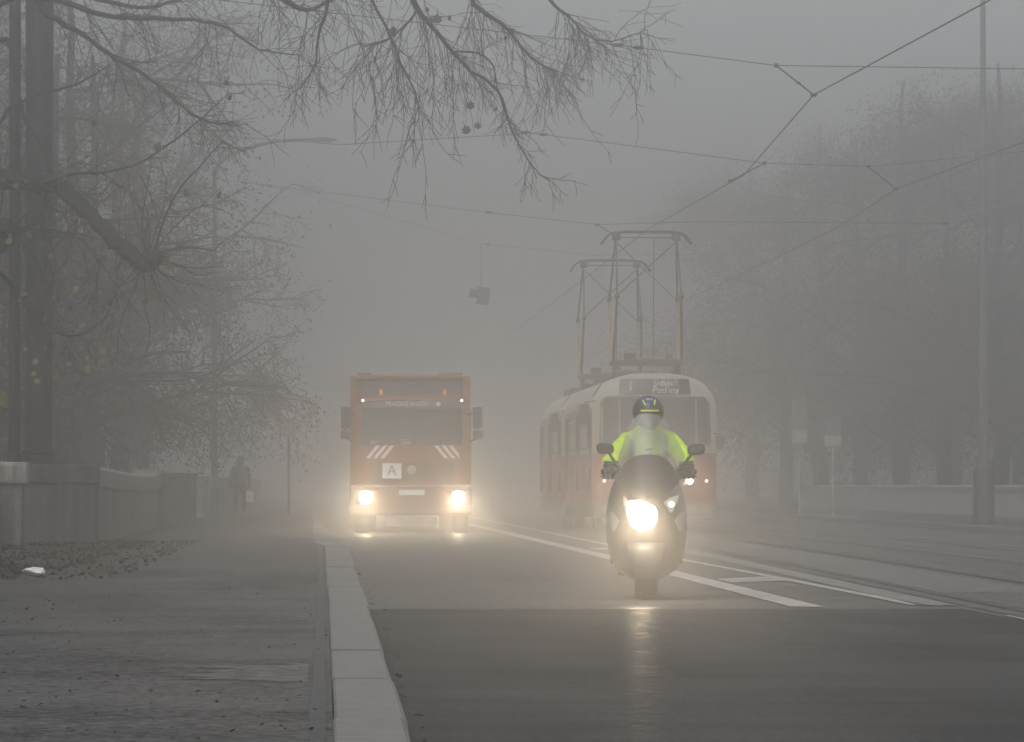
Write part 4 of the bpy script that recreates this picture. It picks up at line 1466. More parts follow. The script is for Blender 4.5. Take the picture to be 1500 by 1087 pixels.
def make_tram(label, x, y, front):
    L = 14.0
    t = thing('tram', label, 'tram', (x, y, 0.0145), 0, 'coupled tram cars')
    zs_red = [0.62, 0.7, 1.0, 1.3, 1.62]
    MB().loft(tram_rings([0.30, 0.34, 0.45, 0.617], L)).build('skirt', M_SKIRT, t, True)
    MB().loft(tram_rings(zs_red, L)).build('lower_body', M_TRED, t, True)
    rings = tram_rings([1.623, 1.75, 2.0, 2.3, 2.55, 2.7, 2.8, 2.9], L)
    last = rings[-1]
    for k, (q, dz) in enumerate(((0.93, 0.1), (0.8, 0.19), (0.6, 0.27), (0.35, 0.32))):
        rings.append([(px * q, (L / 2) + (py - L / 2) * (1 - (1 - q) * 0.13), 2.9 + dz) for px, py, pz in last])
    MB().loft(rings).build('upper_body', M_CREAM, t, True)
    # trim band
    MB().loft([[(a * 1.008, L / 2 + (b_ - L / 2) * 1.0012, c) for a, b_, c in r_] for r_ in tram_rings([1.60, 1.645], L)], cap=True).build('trim_band', M_CREAM, t)
    yo = lambda x_, z_: tram_y(x_, z_) - 0.014
    # windscreen in three panes, pale mullions, black rubber surround
    za, zb = 1.80, 2.70
    MB().plate([(za - 0.05, -1.08, 1.08), (za + 0.02, -1.13, 1.13), (zb - 0.08, -1.1, 1.1), (zb + 0.04, -1.0, 1.0)], lambda a, z: tram_y(a, z) - 0.008, 0.02, 18).build('windscreen_frame', M_BLACK, t, True)
    ws_ = [(-1.07, -0.745), (-0.71, 0.80), (0.835, 1.07)]
    for a, c in ws_:
        MB().plate([(za, a + (0.05 if a < -1 else 0), c - (0.05 if c > 1 else 0)), (za + 0.06, a, c), (zb - 0.1, a + (0.02 if a < -1 else 0), c - (0.02 if c > 1 else 0)), (zb, a + (0.1 if a < -1 else 0), c - (0.1 if c > 1 else 0))], lambda a_, z_: yo(a_, z_) - 0.006, 0.012, 12).build('windscreen_pane', M_GLASS, t, True)
    for a in (-0.727, 0.817):
        MB().plate([(za, a - 0.014, a + 0.014), (zb, a - 0.014, a + 0.014)], lambda a_, z_: yo(a_, z_) - 0.02, 0.02, 1).build('mullion', M_TGREYL, t)
    # destination display
    d0, d1 = (781 - 577.5) / S, (781 - 555) / S
    MB().plate([(d0, -0.73, 0.71), (d0 + 0.04, -0.74, 0.72), (d1, -0.7, 0.68)], lambda a_, z_: yo(a_, z_) - 0.016, 0.03, 12).build('destination_display', M_HBLACK, t, True)
    if front:
        zc = (d0 + d1) / 2
        yv = yo(0.3, zc) - 0.05
        text('route_number', '1', 0.27, M_SIGNTXT, t, (-0.5, yo(-0.3, zc - 0.12) - 0.03, zc), 0.001)
        text('destination_text', 'Sídliště', 0.17, M_SIGNTXT, t, (0.2, yo(0.0, zc - 0.05) - 0.05, zc + 0.065), 0.001)
        text('destination_text', 'Petřiny', 0.19, M_SIGNTXT, t, (0.2, yo(0.0, zc - 0.2) - 0.045, zc - 0.075), 0.001)
    # lamps
    for s in (-1, 1):
        u = s * 0.68
        MB().lathe([(0.10, 0.04), (0.10, -0.02), (0.075, -0.03), (0.075, -0.01)], (u, tram_y(u, 1.04) - 0.01, 1.04), 'Y', 18).build('headlight_bezel', M_CHROME, t, True)
        MB().lathe([(0.02, -0.036), (0.05, -0.03), (0.07, -0.012)], (u, tram_y(u, 1.04) - 0.012, 1.04), 'Y', 16).build('headlight', (M_LAMPTR2 if front else M_LENS), t, True)
        u = s * 1.03
        MB().lathe([(0.01, -0.03), (0.026, -0.025), (0.034, 0.05)], (u, tram_y(u, 1.04) - 0.03, 1.04), 'Y', 12).build('side_lamp', (M_LAMPTR if front else M_LENS), t, True)
        if front:
            beam('tram_beam', t, (s * 0.68, tram_y(0.68, 1.04) - 0.1, 1.04), 25, 90, 0.5, 0.06)
    # bumper and coupler
    MB().plate([(0.40, -1.1, 1.1), (0.56, -1.12, 1.12)], lambda a_, z_: tram_y(a_, z_) - 0.04, 0.05, 16).build('bumper', M_TGREYL, t, True)
    MB().box((0, -0.12, 0.42), (0.22, 0.4, 0.16), bevel=0.02).build('coupler', M_BLACK, t)
    for a in (-0.35, 0.4):
        MB().tube([(a, yo(a, 1.78) - 0.03, 1.76), (a + 0.25, yo(a + 0.25, 2.0) - 0.03, 2.1)], 0.01, 5).build('wiper', M_BLACK, t)
    # mirrors
    MB().tube([(1.2, 0.35, 2.0), (1.3, 0.1, 1.97), (1.29, 0.1, 1.8)], 0.015, 5).build('mirror_arm', M_BLACK, t)
    MB().box((1.285, 0.08, 1.82), (0.14, 0.07, 0.27), bevel=0.03).build('mirror', M_BLACK, t)
    MB().tube([(-1.2, 0.5, 2.65), (-1.42, 0.2, 2.62), (-1.44, 0.2, 2.4)], 0.015, 5).build('mirror_arm', M_BLACK, t)
    MB().box((-1.43, 0.2, 2.38), (0.2, 0.08, 0.42), bevel=0.03).build('mirror', M_BLACK, t)
    # sides: three doors on the kerb side, windows
    dm = MB().box((0, 0, 0), (0.02, 0.62, 1.95), bevel=0.006).mesh('door_leaf', M_TRED)
    gm = MB().box((0, 0, 0), (0.012, 0.46, 0.82), bevel=0.03).mesh('door_glass', M_GLASS)
    lowp = MB().box((0, 0, 0), (0.012, 0.46, 0.5), bevel=0.03).mesh('door_glass', M_GLASS)
    hr = MB().tube([(0, 0, -0.35), (-0.03, 0, -0.3), (-0.03, 0, 0.3), (0, 0, 0.35)], 0.014, 6).mesh('handrail', M_CHROME)
    wm = MB().box((0, 0, 0), (0.014, 1.22, 0.78), bevel=0.006).mesh('window', M_GLASS)
    wf = MB().box((0, 0, 0), (0.02, 1.3, 0.86), bevel=0.006).mesh('window_frame', M_BLACK)
    strp = MB().box((0, 0, 0), (0.022, 1.22, 0.03)).mesh('window_bar', M_ALU)
    for yd in (1.05, 6.6, 12.0):
        for k in (0, 1):
            dl = share('door_leaf', dm, t, (-TW - 0.012, yd + 0.64 * k, 1.55))
            share('door_glass', gm, dl, (-0.01, 0, 0.45))
            share('door_glass', lowp, dl, (-0.01, 0, -0.5))
            share('handrail', hr, dl, (-0.012, 0.25 if k == 0 else -0.25, -0.2))
    for yw in (2.95, 4.4, 5.55 - 0.0, 8.6, 10.0, 11.0):
        pass
    for s, ys_ in ((-1, (2.75, 4.15, 5.52, 8.4, 9.8, 11.0)), (1, (1.4, 2.85, 4.3, 5.75, 7.2, 8.65, 10.1, 11.55, 12.7))):
        for yw in ys_:
            sy = 0.86 if (s < 0 and yw in (5.52, 11.0)) else (0.8 if (s > 0 and yw == 12.7) else 1.0)
            f_ = share('window_frame', wf, t, (s * (TW + 0.002), yw, 2.12), (0, 0, 0), (1, sy, 1))
            share('window', wm, f_, (s * 0.006, 0, 0))
            share('window_bar', strp, f_, (s * 0.008, 0, 0.2))
    # bogies
    for yb in (3.8, 10.2):
        for dy in (-0.95, 0.95):
            for s in (-1, 1):
                MB().lathe([(0.08, -0.07), (0.33, -0.06), (0.35, 0.0), (0.33, 0.06), (0.08, 0.07)], (s * 0.7175, yb + dy, 0.35), 'X', 20).build('wheel', M_STEEL, t, True)
        MB().box((0, yb, 0.36), (1.2, 2.6, 0.2), bevel=0.03).build('bogie_frame', M_BLACK, t)
    # roof equipment
    MB().box((-0.3, 2.6, 3.22), (0.9, 1.0, 0.14), bevel=0.04).build('roof_box', M_TGREY, t)
    MB().box((-0.62, 1.9, 3.2), (0.28, 0.35, 0.2), bevel=0.05).build('roof_vent', M_BLACK, t)
    MB().box((-0.72, 5.5, 3.14), (0.3, 0.5, 0.22), bevel=0.05).build('roof_vent', M_BLACK, t)
    MB().box((-0.72, 8.5, 3.14), (0.3, 0.5, 0.22), bevel=0.05).build('roof_vent', M_BLACK, t)
    MB().box((0.1, 7.5, 3.23), (0.8, 2.2, 0.1), bevel=0.03).build('resistor_box', M_TGREY, t)
    make_panto(t, 3.5, 3.19, 6.2)
    MB().tube([(-0.62, 3.2, 3.25), (-0.95, 2.0, 3.1), (-1.24, 0.9, 2.75)], 0.015, 5).build('roof_cable', M_BLACK, t)
    return t


p = W(961, 781, 116)
make_tram('red and cream tram bearing route number 1, right behind the scooter rider', p.x, p.y, True)
make_tram('second red and cream tram car coupled behind the leading one', p.x, p.y + 15.2, False)

# ------------------------------------------------------------------ scooter
S = 173.0
p = W(947, 880, 49.0)
SX, SY = p.x + 0.041, p.y + 0.75
SCO = thing('motor_scooter', 'bronze maxi scooter with one dazzling headlight approaching on the lane', 'scooter', (SX, SY, 0.0045), -0.055)
ux = lambda x: (x - 947) / S
uz = lambda y: (880 - y) / S
# wheels
for nm, yw, rad, wd in (('wheel', -0.58, 0.27, 0.2), ('wheel', 0.78, 0.27, 0.17)):
    prof = [(rad * 0.66, -wd * 0.42), (rad * 0.82, -wd * 0.5), (rad * 0.94, -wd * 0.42), (rad, -wd * 0.16), (rad, wd * 0.16), (rad * 0.94, wd * 0.42), (rad * 0.82, wd * 0.5), (rad * 0.66, wd * 0.42)]
    w_ = MB().lathe(prof, (0, 0, 0), 'X', 30).build(nm, M_RUBBER, SCO, True, (0, yw, rad))
    MB().lathe([(0.03, -0.06), (rad * 0.3, -0.05), (rad * 0.68, -0.055), (rad * 0.68, 0.055), (rad * 0.3, 0.05), (0.03, 0.06)], (0, 0, 0), 'X', 20).build('rim', M_SCOOTD, w_, True)
for s in (-1, 1):
    MB().tube([(s * 0.105, -0.57, 0.27), (s * 0.1, -0.5, 0.6), (s * 0.09, -0.46, 0.8)], 0.028, 8).build('fork_leg', M_SCOOTD, SCO, True)
    MB().lathe([(0.05, -0.004), (0.125, -0.004), (0.125, 0.004), (0.05, 0.004)], (s * 0.075, -0.58, 0.27), 'X', 20).build('brake_disc', M_STEEL, SCO, True)
# mudguard
rings = []
for k in range(9):
    a = math.pi * (-0.10 + 0.76 * k / 8)
    ring = []
    hw = 0.125 + 0.045 * math.sin(max(0.0, a))
    for j in range(9):
        t = math.pi * j / 8
        rr_ = 0.225 + 0.065 * math.sin(t) ** 0.8
        ring.append((-hw * math.cos(t), -0.58 - rr_ * math.cos(a), 0.27 + rr_ * math.sin(a)))
    rings.append(ring)
MB().loft(rings).build('mudguard', M_BLACK, SCO, True)


def fair_w(z):
    return interp([(0.16, 0.12), (0.20, 0.19), (0.26, 0.265), (0.34, 0.31), (0.46, 0.335), (0.6, 0.35), (0.7, 0.345), (0.82, 0.335), (0.95, 0.30), (1.04, 0.265), (1.1, 0.22)], z)


def fair_n(z):
    return interp([(0.16, -0.42), (0.2, -0.5), (0.26, -0.58), (0.36, -0.68), (0.5, -0.78), (0.58, -0.82), (0.66, -0.84), (0.78, -0.84), (0.9, -0.76), (1.0, -0.66), (1.1, -0.56)], z)


def fair_y(x, z):
    w, n_ = fair_w(z), fair_n(z)
    q = min(1.0, abs(x) / w)
    yb = -0.22
    return yb + (n_ - yb) * (1 - q ** 2.2) ** 0.62


def fair_ring(z, inset=0.0):
    w = fair_w(z) - inset
    pts = []
    for k in range(17):
        a = -1 + 2 * k / 16
        x = w * math.sin(a * math.pi / 2)
        pts.append((x, fair_y(x * fair_w(z) / w, z), z))
    pts += [(w * 0.92, 0.02, z), (w * 0.4, 0.06, z), (-w * 0.4, 0.06, z), (-w * 0.92, 0.02, z)]
    return pts


zs = [0.16, 0.2, 0.26, 0.34, 0.42, 0.5, 0.54, 0.58, 0.62, 0.7, 0.78, 0.86, 0.94, 1.0, 1.05, 1.1]
MB().loft([fair_ring(z) for z in zs]).build('front_fairing', M_SCOOT, SCO, True)
# side seams / lower wings
for s in (-1, 1):
    rows = []
    for k in range(6):
        z = 0.22 + 0.36 * k / 5
        a, c = s * fair_w(z) * 0.80, s * fair_w(z) * 0.985
        rows.append((z, min(a, c), max(a, c)))
    MB().plate(rows, lambda x, z: fair_y(x, z) - 0.012, 0.02, 4).build('side_panel', M_SCOOTD, SCO, True)
    rows = []
    for k in range(6):
        z = 0.56 + 0.42 * k / 5
        a, c = s * fair_w(z) * 0.78, s * fair_w(z) * 0.99
        rows.append((z, min(a, c), max(a, c)))
    MB().plate(rows, lambda x, z: fair_y(x, z) - 0.010, 0.02, 4).build('side_panel', M_SCOOTD, SCO, True)
    # centre ribs down the lower cowl
    MB().plate([(0.24, s * 0.085 - 0.008, s * 0.085 + 0.008), (0.5, s * 0.10 - 0.008, s * 0.10 + 0.008), (0.6, s * 0.11 - 0.008, s * 0.11 + 0.008)], lambda x, z: fair_y(x, z) - 0.014, 0.02, 1).build('cowl_rib', M_SCOOT, SCO)
MB().plate([(0.58, -0.13, 0.13), (0.62, -0.12, 0.12), (0.655, -0.1, 0.1)], lambda x, z: fair_y(x, z) - 0.014, 0.02, 8).build('air_intake', M_SCOOTB, SCO, True)
# black upper cowl, arched top narrowing to a V
rows = [(uz(733), ux(946), ux(950)), (uz(724), ux(936), ux(960)), (uz(714), ux(926), ux(971)), (uz(704), ux(917), ux(981)), (uz(694), ux(911), ux(987)), (uz(686), ux(911), ux(986)), (uz(679), ux(915), ux(982)), (uz(673), ux(922), ux(975)), (uz(669), ux(932), ux(966)), (uz(667), ux(942), ux(956))]
cowl_y = lambda x, z: -0.80 + 0.34 * (z - 0.85) + 2.2 * x * x
MB().plate(rows, cowl_y, 0.025, 12).build('upper_cowl', M_SCOOTB, SCO, True)
for s in (-1, 1):
    rows = []
    for (y_, a, c) in ((734, 4, 14), (722, 12, 31), (710, 23, 45), (700, 31, 50), (693, 36, 44)):
        xa, xc = s * a / S, s * c / S
        rows.append((uz(y_), min(xa, xc) + 0.008, max(xa, xc) + 0.008))
    MB().plate(rows, lambda x, z: cowl_y(x, z) + 0.012, 0.03, 5).build('nose_panel', M_SCOOT, SCO, True)
# headlights: lit unit, parking lamp, lower lenses
lens_y = lambda x, z: -0.885 + 0.3 * max(0, z - 0.72) + 1.3 * x * x
rows = [(uz(777), ux(934), ux(948)), (uz(772), ux(926), ux(957)), (uz(764), ux(922), ux(962)), (uz(754), ux(919), ux(963)), (uz(745), ux(918), ux(960)), (uz(739), ux(920), ux(950)), (uz(735), ux(923), ux(938))]
hl = MB().plate(rows, lens_y, 0.02, 10).build('headlight', M_LAMPS, SCO, True)  # outline follows the overexposed glare, so lamp glow is put into the shape
rows = [(uz(742), ux(913.5), ux(919)), (uz(735), ux(913), ux(921)), (uz(728), ux(913), ux(915))]
MB().plate(rows, lambda x, z: lens_y(x, z) + 0.01, 0.02, 3).build('headlight_lens', M_LENS, SCO, True)
rows = [(uz(752), ux(981), ux(985)), (uz(744), ux(977), ux(989)), (uz(737), ux(972), ux(992)), (uz(731), ux(980), ux(994)), (uz(727), ux(992), ux(995))]
MB().plate(rows, lambda x, z: lens_y(x, z) + 0.005, 0.02, 6).build('headlight_lens', M_LENS, SCO, True)
MB().lathe([(0.004, -0.012), (0.018, -0.008), (0.024, 0.004)], (ux(983.5), lens_y(ux(983.5), uz(740)) - 0.006, uz(740)), 'Y', 12).build('parking_lamp', M_LAMPTR2, SCO, True)
for (pts_) in (((780, 996, 1000), (772, 992, 1002), (764, 988, 1004), (756, 994, 1005), (750, 1002, 1006)), ((780, 896, 900), (772, 894, 904), (764, 892, 907), (756, 891, 901), (750, 890, 894))):
    rows = [(uz(y_), ux(a), ux(c)) for y_, a, c in pts_]
    MB().plate(rows, lambda x, z: fair_y(min(0.33, abs(x)), z) - 0.03, 0.02, 4).build('indicator', M_LENS, SCO, True)
beam('scooter_beam', SCO, (ux(940), -1.0, uz(756)), 80, 22, 9.0, 0.07, 0.8)
# windscreen
rows = [(uz(700), ux(919), ux(980)), (uz(692), ux(907), ux(993)), (uz(680), ux(905), ux(1001)), (uz(668), ux(906), ux(1004)), (uz(655), ux(911), ux(998)), (uz(640), ux(916), ux(990)), (uz(625), ux(921), ux(982)), (uz(614), ux(927), ux(974)), (uz(608), ux(935), ux(964)), (uz(606), ux(943), ux(956))]
MB().plate(rows, lambda x, z: -0.66 + 0.55 * (z - 1.03) + 1.5 * (x - 0.02) ** 2, 0.006, 12).build('windscreen', M_SCREEN, SCO, True)
# handlebar, mirrors, levers
MB().tube([(-0.36, -0.16, 1.085), (-0.2, -0.24, 1.1), (0.0, -0.28, 1.08), (0.22, -0.24, 1.105), (0.39, -0.16, 1.095)], 0.017, 8).build('handlebar', M_BLACK, SCO, True)
for s, mx, my_, ax, ay in ((-1, 886, 658, 919, 697), (1, 1020.5, 659.5, 984, 695)):
    c = (ux(mx), -0.42, uz(my_))
    rings = []
    for k, (o_, sc_) in enumerate(((-0.075, 0.35), (-0.066, 0.75), (-0.045, 1.0), (0.0, 1.05), (0.045, 1.0), (0.066, 0.78), (0.075, 0.4))):
        hh = 0.047 * sc_
        rings.append([(c[0] + o_, c[1] + 0.04 * math.cos(a * math.pi / 5) * sc_, c[2] + hh * math.sin(a * math.pi / 5) + 0.004 * s * o_ / 0.075) for a in range(10)])
    MB().loft(rings).build('mirror', M_BLACK, SCO, True)
    MB().tube([(c[0] - s * 0.03, -0.42, c[2] - 0.03), (ux((mx + ax) / 2), -0.46, uz((my_ + ay) / 2 + 4)), (ux(ax), -0.48, uz(ay))], 0.012, 6).build('mirror_stem', M_BLACK, SCO, True)
    MB().box((ux(ax) + s * 0.0, -0.47, uz(ay + 3)), (0.07, 0.1, 0.09), bevel=0.02).build('mirror_mount', M_BLACK, SCO)
    gx = s * 0.335 + 0.02
    MB().tube([(gx - s * 0.08, -0.31, 1.085), (gx, -0.34, 1.065), (gx + s * 0.075, -0.32, 1.045)], 0.008, 6).build('brake_lever', M_BLACK, SCO, True)
    MB().tube([(gx - s * 0.06, -0.205, 1.097), (gx + s * 0.07, -0.155, 1.087)], 0.021, 8).build('grip', M_RUBBER, SCO, True)
# body behind: tunnel, seat, tail, floorboards
for s in (-1, 1):
    MB().box((s * 0.22, 0.2, 0.33), (0.18, 0.75, 0.07), bevel=0.02).build('footboard', M_SCOOTD, SCO)
MB().box((0, 0.25, 0.5), (0.24, 0.9, 0.42), bevel=0.06).build('tunnel', M_SCOOTD, SCO, True)
rings = []
for (y, w, z0, z1) in ((0.3, 0.13, 0.5, 0.74), (0.45, 0.18, 0.48, 0.79), (0.7, 0.2, 0.5, 0.8), (0.95, 0.17, 0.58, 0.84), (1.25, 0.09, 0.72, 0.88)):
    rings.append([(w * math.cos(a * math.pi / 6), y, (z0 + z1) / 2 + (z1 - z0) / 2 * math.sin(a * math.pi / 6)) for a in range(12)])
MB().loft(rings).build('tail_body', M_SCOOT, SCO, True)
rings = []
for (y, w, z) in ((0.3, 0.1, 0.78), (0.4, 0.15, 0.8), (0.65, 0.17, 0.81), (0.85, 0.16, 0.84), (0.95, 0.14, 0.9), (1.2, 0.1, 0.92)):
    rings.append([(w * math.cos(a * math.pi / 6), y, z + 0.04 * math.sin(a * math.pi / 6)) for a in range(12)])
MB().loft(rings).build('seat', M_BLACK, SCO, True)
MB().tube([(0.16, 0.35, 0.25), (0.2, 0.75, 0.3), (0.22, 1.1, 0.38)], [0.04, 0.06, 0.07], 10).build('exhaust', M_SCOOTD, SCO, True)
MB().tube([(-0.16, -0.1, 0.22), (-0.21, -0.14, 0.2), (-0.24, -0.15, 0.215)], 0.012, 6).build('side_stand', M_BLACK, SCO)

# ------------------------------------------------------------------ rider
RX = SX + 0.02
RID = thing('person', 'scooter rider in hi-vis yellow jacket and dark blue helmet', 'person', (RX, SY, 0.0045), -0.055)
V, E = [], []


def jv(pos, r, to=None):
    V.append((pos, r))
    if to is not None:
        E.append((to, len(V) - 1))
    return len(V) - 1


pel = jv((0, 0.58, 0.92), (0.15, 0.13))
sp1 = jv((0, 0.52, 1.08), (0.145, 0.115), pel)
sp2 = jv((0, 0.42, 1.25), (0.165, 0.125), sp1)
sp3 = jv((0, 0.33, 1.37), (0.15, 0.105), sp2)
nk = jv((0, 0.26, 1.45), 0.062, sp3)
hd1 = jv((0, 0.2, 1.54), 0.082, nk)
hd2 = jv((0, 0.17, 1.63), 0.085, hd1)
for s in (-1, 1):
    a = jv((s * 0.19, 0.32, 1.36), 0.078, sp3)
    b_ = jv((s * 0.265, 0.2, 1.26), 0.055, a)
    c = jv((s * 0.315, 0.1, 1.19), 0.05, b_)
    d = jv((s * 0.325, -0.02, 1.14), 0.042, c)
    e = jv((s * 0.325, -0.13, 1.105), 0.034, d)
    h0 = jv((s * 0.12, 0.5, 0.92), 0.095, pel)
    h1_ = jv((s * 0.2, 0.22, 0.9), 0.08, h0)
    h2_ = jv((s * 0.225, 0.06, 0.84), 0.066, h1_)
    h3_ = jv((s * 0.215, 0.08, 0.6), 0.058, h2_)
    h4_ = jv((s * 0.21, 0.1, 0.44), 0.042, h3_)
    h5_ = jv((s * 0.215, 0.02, 0.405), 0.04, h4_)
    h6_ = jv((s * 0.22, -0.1, 0.4), 0.034, h5_)
body = skin('body', V, E, M_DARKCLOTH, RID, 0, 2)
# jacket: loose shell over torso and sleeves
V, E = [], []
pel = jv((0, 0.56, 0.96), (0.19, 0.16))
sp1 = jv((0, 0.5, 1.1), (0.20, 0.155), pel)
sp2 = jv((0, 0.40, 1.25), (0.225, 0.165), sp1)
sp3 = jv((0, 0.32, 1.37), (0.20, 0.145), sp2)
nk = jv((0, 0.26, 1.455), 0.105, sp3)
nk2 = jv((0, 0.24, 1.495), 0.085, nk)
for s in (-1, 1):
    a = jv((s * 0.19, 0.31, 1.355), 0.105, sp3)
    b_ = jv((s * 0.255, 0.2, 1.275), 0.09, a)
    c = jv((s * 0.305, 0.1, 1.205), 0.084, b_)
    d = jv((s * 0.322, 0.0, 1.165), 0.084, c)
    e = jv((s * 0.324, -0.085, 1.14), 0.08, d)
jk = skin('jacket', V, E, M_VIS, RID, 0, 2)
# wrinkle the jacket
for v in jk.data.vertices:
    n3 = noise.noise(v.co * 14) * 0.012 + noise.noise(v.co * 32) * 0.006
    v.co += v.normal * n3
# reflective braces follow the chest: sampled by dropping points on the jacket front
from mathutils.bvhtree import BVHTree
bvh = BVHTree.FromPolygons([v.co for v in jk.data.vertices], [p_.vertices for p_ in jk.data.polygons])


def on_front(x, z, lift=0.006):
    h = bvh.ray_cast(Vector((x, -2, z)), Vector((0, 1, 0)))
    return (h[0].y - lift) if h[0] is not None else 0.3


for s in (-1, 1):
    rows = []
    for k in range(9):
        z = 1.0 + 0.42 * k / 8
        xm = s * (0.155 - 0.02 * k / 8)
        rows.append((z, xm - 0.024, xm + 0.024))
    MB().plate(rows, lambda x, z: on_front(x, z), 0.008, 2).build('reflective_band', M_REFL, RID, True)
MB().plate([(1.27, -0.03, 0.035), (1.29, -0.03, 0.035)], lambda x, z: on_front(x, z), 0.006, 2).build('chest_badge', M_DARKCLOTH, RID)
MB().plate([(1.235, -0.022, -0.008), (1.262, -0.018, -0.01)], lambda x, z: on_front(x, z), 0.006, 2).build('chest_badge', M_WHITE, RID)
MB().plate([(1.235, 0.008, 0.022), (1.262, 0.01, 0.018)], lambda x, z: on_front(x, z), 0.006, 2).build('chest_badge', M_DARKCLOTH, RID)
MB().plate([(1.02, -0.006, 0.006), (1.43, -0.006, 0.006)], lambda x, z: on_front(x, z, 0.003), 0.006, 1).build('zip', M_REFL, RID)
# gloves: palm, cuff and five curled fingers round each grip
for s in (-1, 1):
    V, E = [], []
    w0 = jv((s * 0.324, -0.06, 1.12), 0.055)
    w1 = jv((s * 0.325, -0.11, 1.1), 0.062, w0)
    p0 = jv((s * 0.325, -0.16, 1.092), (0.066, 0.056), w1)
    p1 = jv((s * 0.325, -0.205, 1.09), (0.064, 0.046), p0)
    gl = skin('glove', V, E, M_GLOVE, RID, 1, 2)
    fm = MB()
    for k, (o_, L_) in enumerate(((-0.056, 0.9), (-0.019, 1.0), (0.019, 0.96), (0.053, 0.82))):
        V, E = [], []
        x = s * 0.325 + s * o_
        a = jv((x, -0.2, 1.105), 0.024)
        b_ = jv((x, -0.2 - 0.05 * L_, 1.094), 0.023, a)
        c = jv((x, -0.2 - 0.064 * L_, 1.068), 0.0215, b_)
        d = jv((x, -0.2 - 0.036 * L_, 1.038), 0.02, c)
        e = jv((x, -0.195, 1.034), 0.017, d)
        skin('finger', V, E, M_GLOVE, gl, 0, 1)
    V, E = [], []
    a = jv((s * 0.29, -0.165, 1.11), 0.02)
    b_ = jv((s * 0.265, -0.185, 1.085), 0.017, a)
    c = jv((s * 0.262, -0.21, 1.066), 0.0155, b_)
    d = jv((s * 0.275, -0.235, 1.058), 0.013, c)
    skin('thumb', V, E, M_GLOVE, gl, 0, 1)
# helmet
hc = Vector((-0.005, 0.16, 1.608))
hm = MB()
rings = []
NN = 22
for i in range(1, 12):
    th = math.pi * i / 12.6
    rings.append([(hc.x + 0.137 * math.sin(th) * math.sin(2 * math.pi * k / NN) * (1 if i < 8 else 0.985),
                   hc.y - 0.02 - 0.155 * math.sin(th) * math.cos(2 * math.pi * k / NN) - (0.02 if (i > 6 and abs(k - 0) in (0, 1, 2, NN - 1, NN - 2)) else 0) * 0,
                   hc.z + 0.142 * math.cos(th) * (1.0 if i < 7 else 1.08)) for k in range(NN)])
hel = hm.loft(rings).build('helmet', M_HBLACK, RID, True)


def hel_y(x, z, lift=0.004):
    q = 1 - ((x - hc.x) / 0.137) ** 2 - ((z - hc.z) / 0.142) ** 2
    return hc.y - 0.02 - 0.155 * math.sqrt(max(0.0, q)) - lift


hx = lambda x: (x - 950.5) / S
MB().plate([(uz(594), hx(938), hx(962)), (uz(588), hx(936), hx(965)), (uz(582), hx(937), hx(964)), (uz(578.6), hx(943), hx(959))], lambda x, z: hel_y(x, z, 0.003), 0.01, 8).build('helmet_panel', M_NAVY, hel, True)
MB().plate([(uz(602.4), hx(938.5), hx(966)), (uz(599.6), hx(938.5), hx(966))], lambda x, z: hel_y(x, z - 0.004 * (x / 0.08), 0.008), 0.01, 10).build('helmet_stripe', M_FLUO, hel, True)
MB().plate([(uz(592.5), hx(944.5), hx(946.5)), (uz(586), hx(941), hx(943)), (uz(580), hx(937.5), hx(939.8))], lambda x, z: hel_y(x, z, 0.009), 0.01, 2).build('helmet_stripe', M_FLUO, hel, True)
MB().plate([(uz(592), hx(958), hx(960)), (uz(586), hx(959), hx(961)), (uz(579.6), hx(959.6), hx(961.6))], lambda x, z: hel_y(x, z, 0.009), 0.01, 2).build('helmet_stripe', M_FLUO, hel, True)
for k in range(4):
    MB().plate([(uz(585.2), hx(945.6 + k * 3), hx(947.4 + k * 3)), (uz(582.4), hx(945.6 + k * 3), hx(947.4 + k * 3))], lambda x, z: hel_y(x, z, 0.009), 0.008, 1).build('helmet_lettering', M_REFL, hel)
MB().plate([(uz(619), hx(938), hx(963)), (uz(613), hx(934), hx(967)), (uz(606.5), hx(934), hx(967))], lambda x, z: hel_y(x, z, 0.006), 0.01, 10).build('visor', M_VISOR, hel, True)

# ------------------------------------------------------------------ pedestrian on the footway
p = W(352, 752, 172)
PED = thing('person', 'dark-clothed pedestrian with pale bag walking away beside the distant parapet', 'person', (p.x, p.y, SIDEZ))
V, E = [], []
pel = jv((0, 0, 0.92), (0.17, 0.13))
s1 = jv((0, 0, 1.12), (0.17, 0.13), pel)
s2 = jv((0, -0.02, 1.3), (0.19, 0.13), s1)
nk = jv((0, -0.03, 1.45), 0.065, s2)
hd = jv((0, -0.04, 1.54), 0.09, nk)
hd2 = jv((0, -0.04, 1.63), 0.095, hd)
for s in (-1, 1):
    a = jv((s * 0.2, -0.02, 1.33), 0.075, s2)
    b_ = jv((s * 0.27, 0.02, 1.1), 0.06, a)
    c = jv((s * 0.28, -0.06 * s, 0.86), 0.045, b_)
    d = jv((s * 0.28, -0.08 * s, 0.77), 0.038, c)
    k0 = jv((s * 0.1, 0.02, 0.85), 0.11, pel)
    k1 = jv((s * 0.11, 0.12 * s, 0.48), 0.08, k0)
    k2 = jv((s * 0.11, 0.22 * s, 0.09), 0.055, k1)
    k3 = jv((s * 0.12, 0.22 * s - 0.15, 0.045), 0.045, k2)
skin('body', V, E, M_DARKCLOTH, PED, 0, 2)
MB().lathe([(0.05, 1.72), (0.1, 1.68), (0.115, 1.6), (0.1, 1.5), (0.06, 1.46)], (0, -0.03, 0), 'Z', 12).build('hair', M_HBLACK, PED, True)
V, E = [], []
a0 = jv((0, 0, 0.62), (0.25, 0.19))
a1 = jv((0, 0, 0.9), (0.225, 0.17), a0)
a2 = jv((0, -0.01, 1.15), (0.215, 0.165), a1)
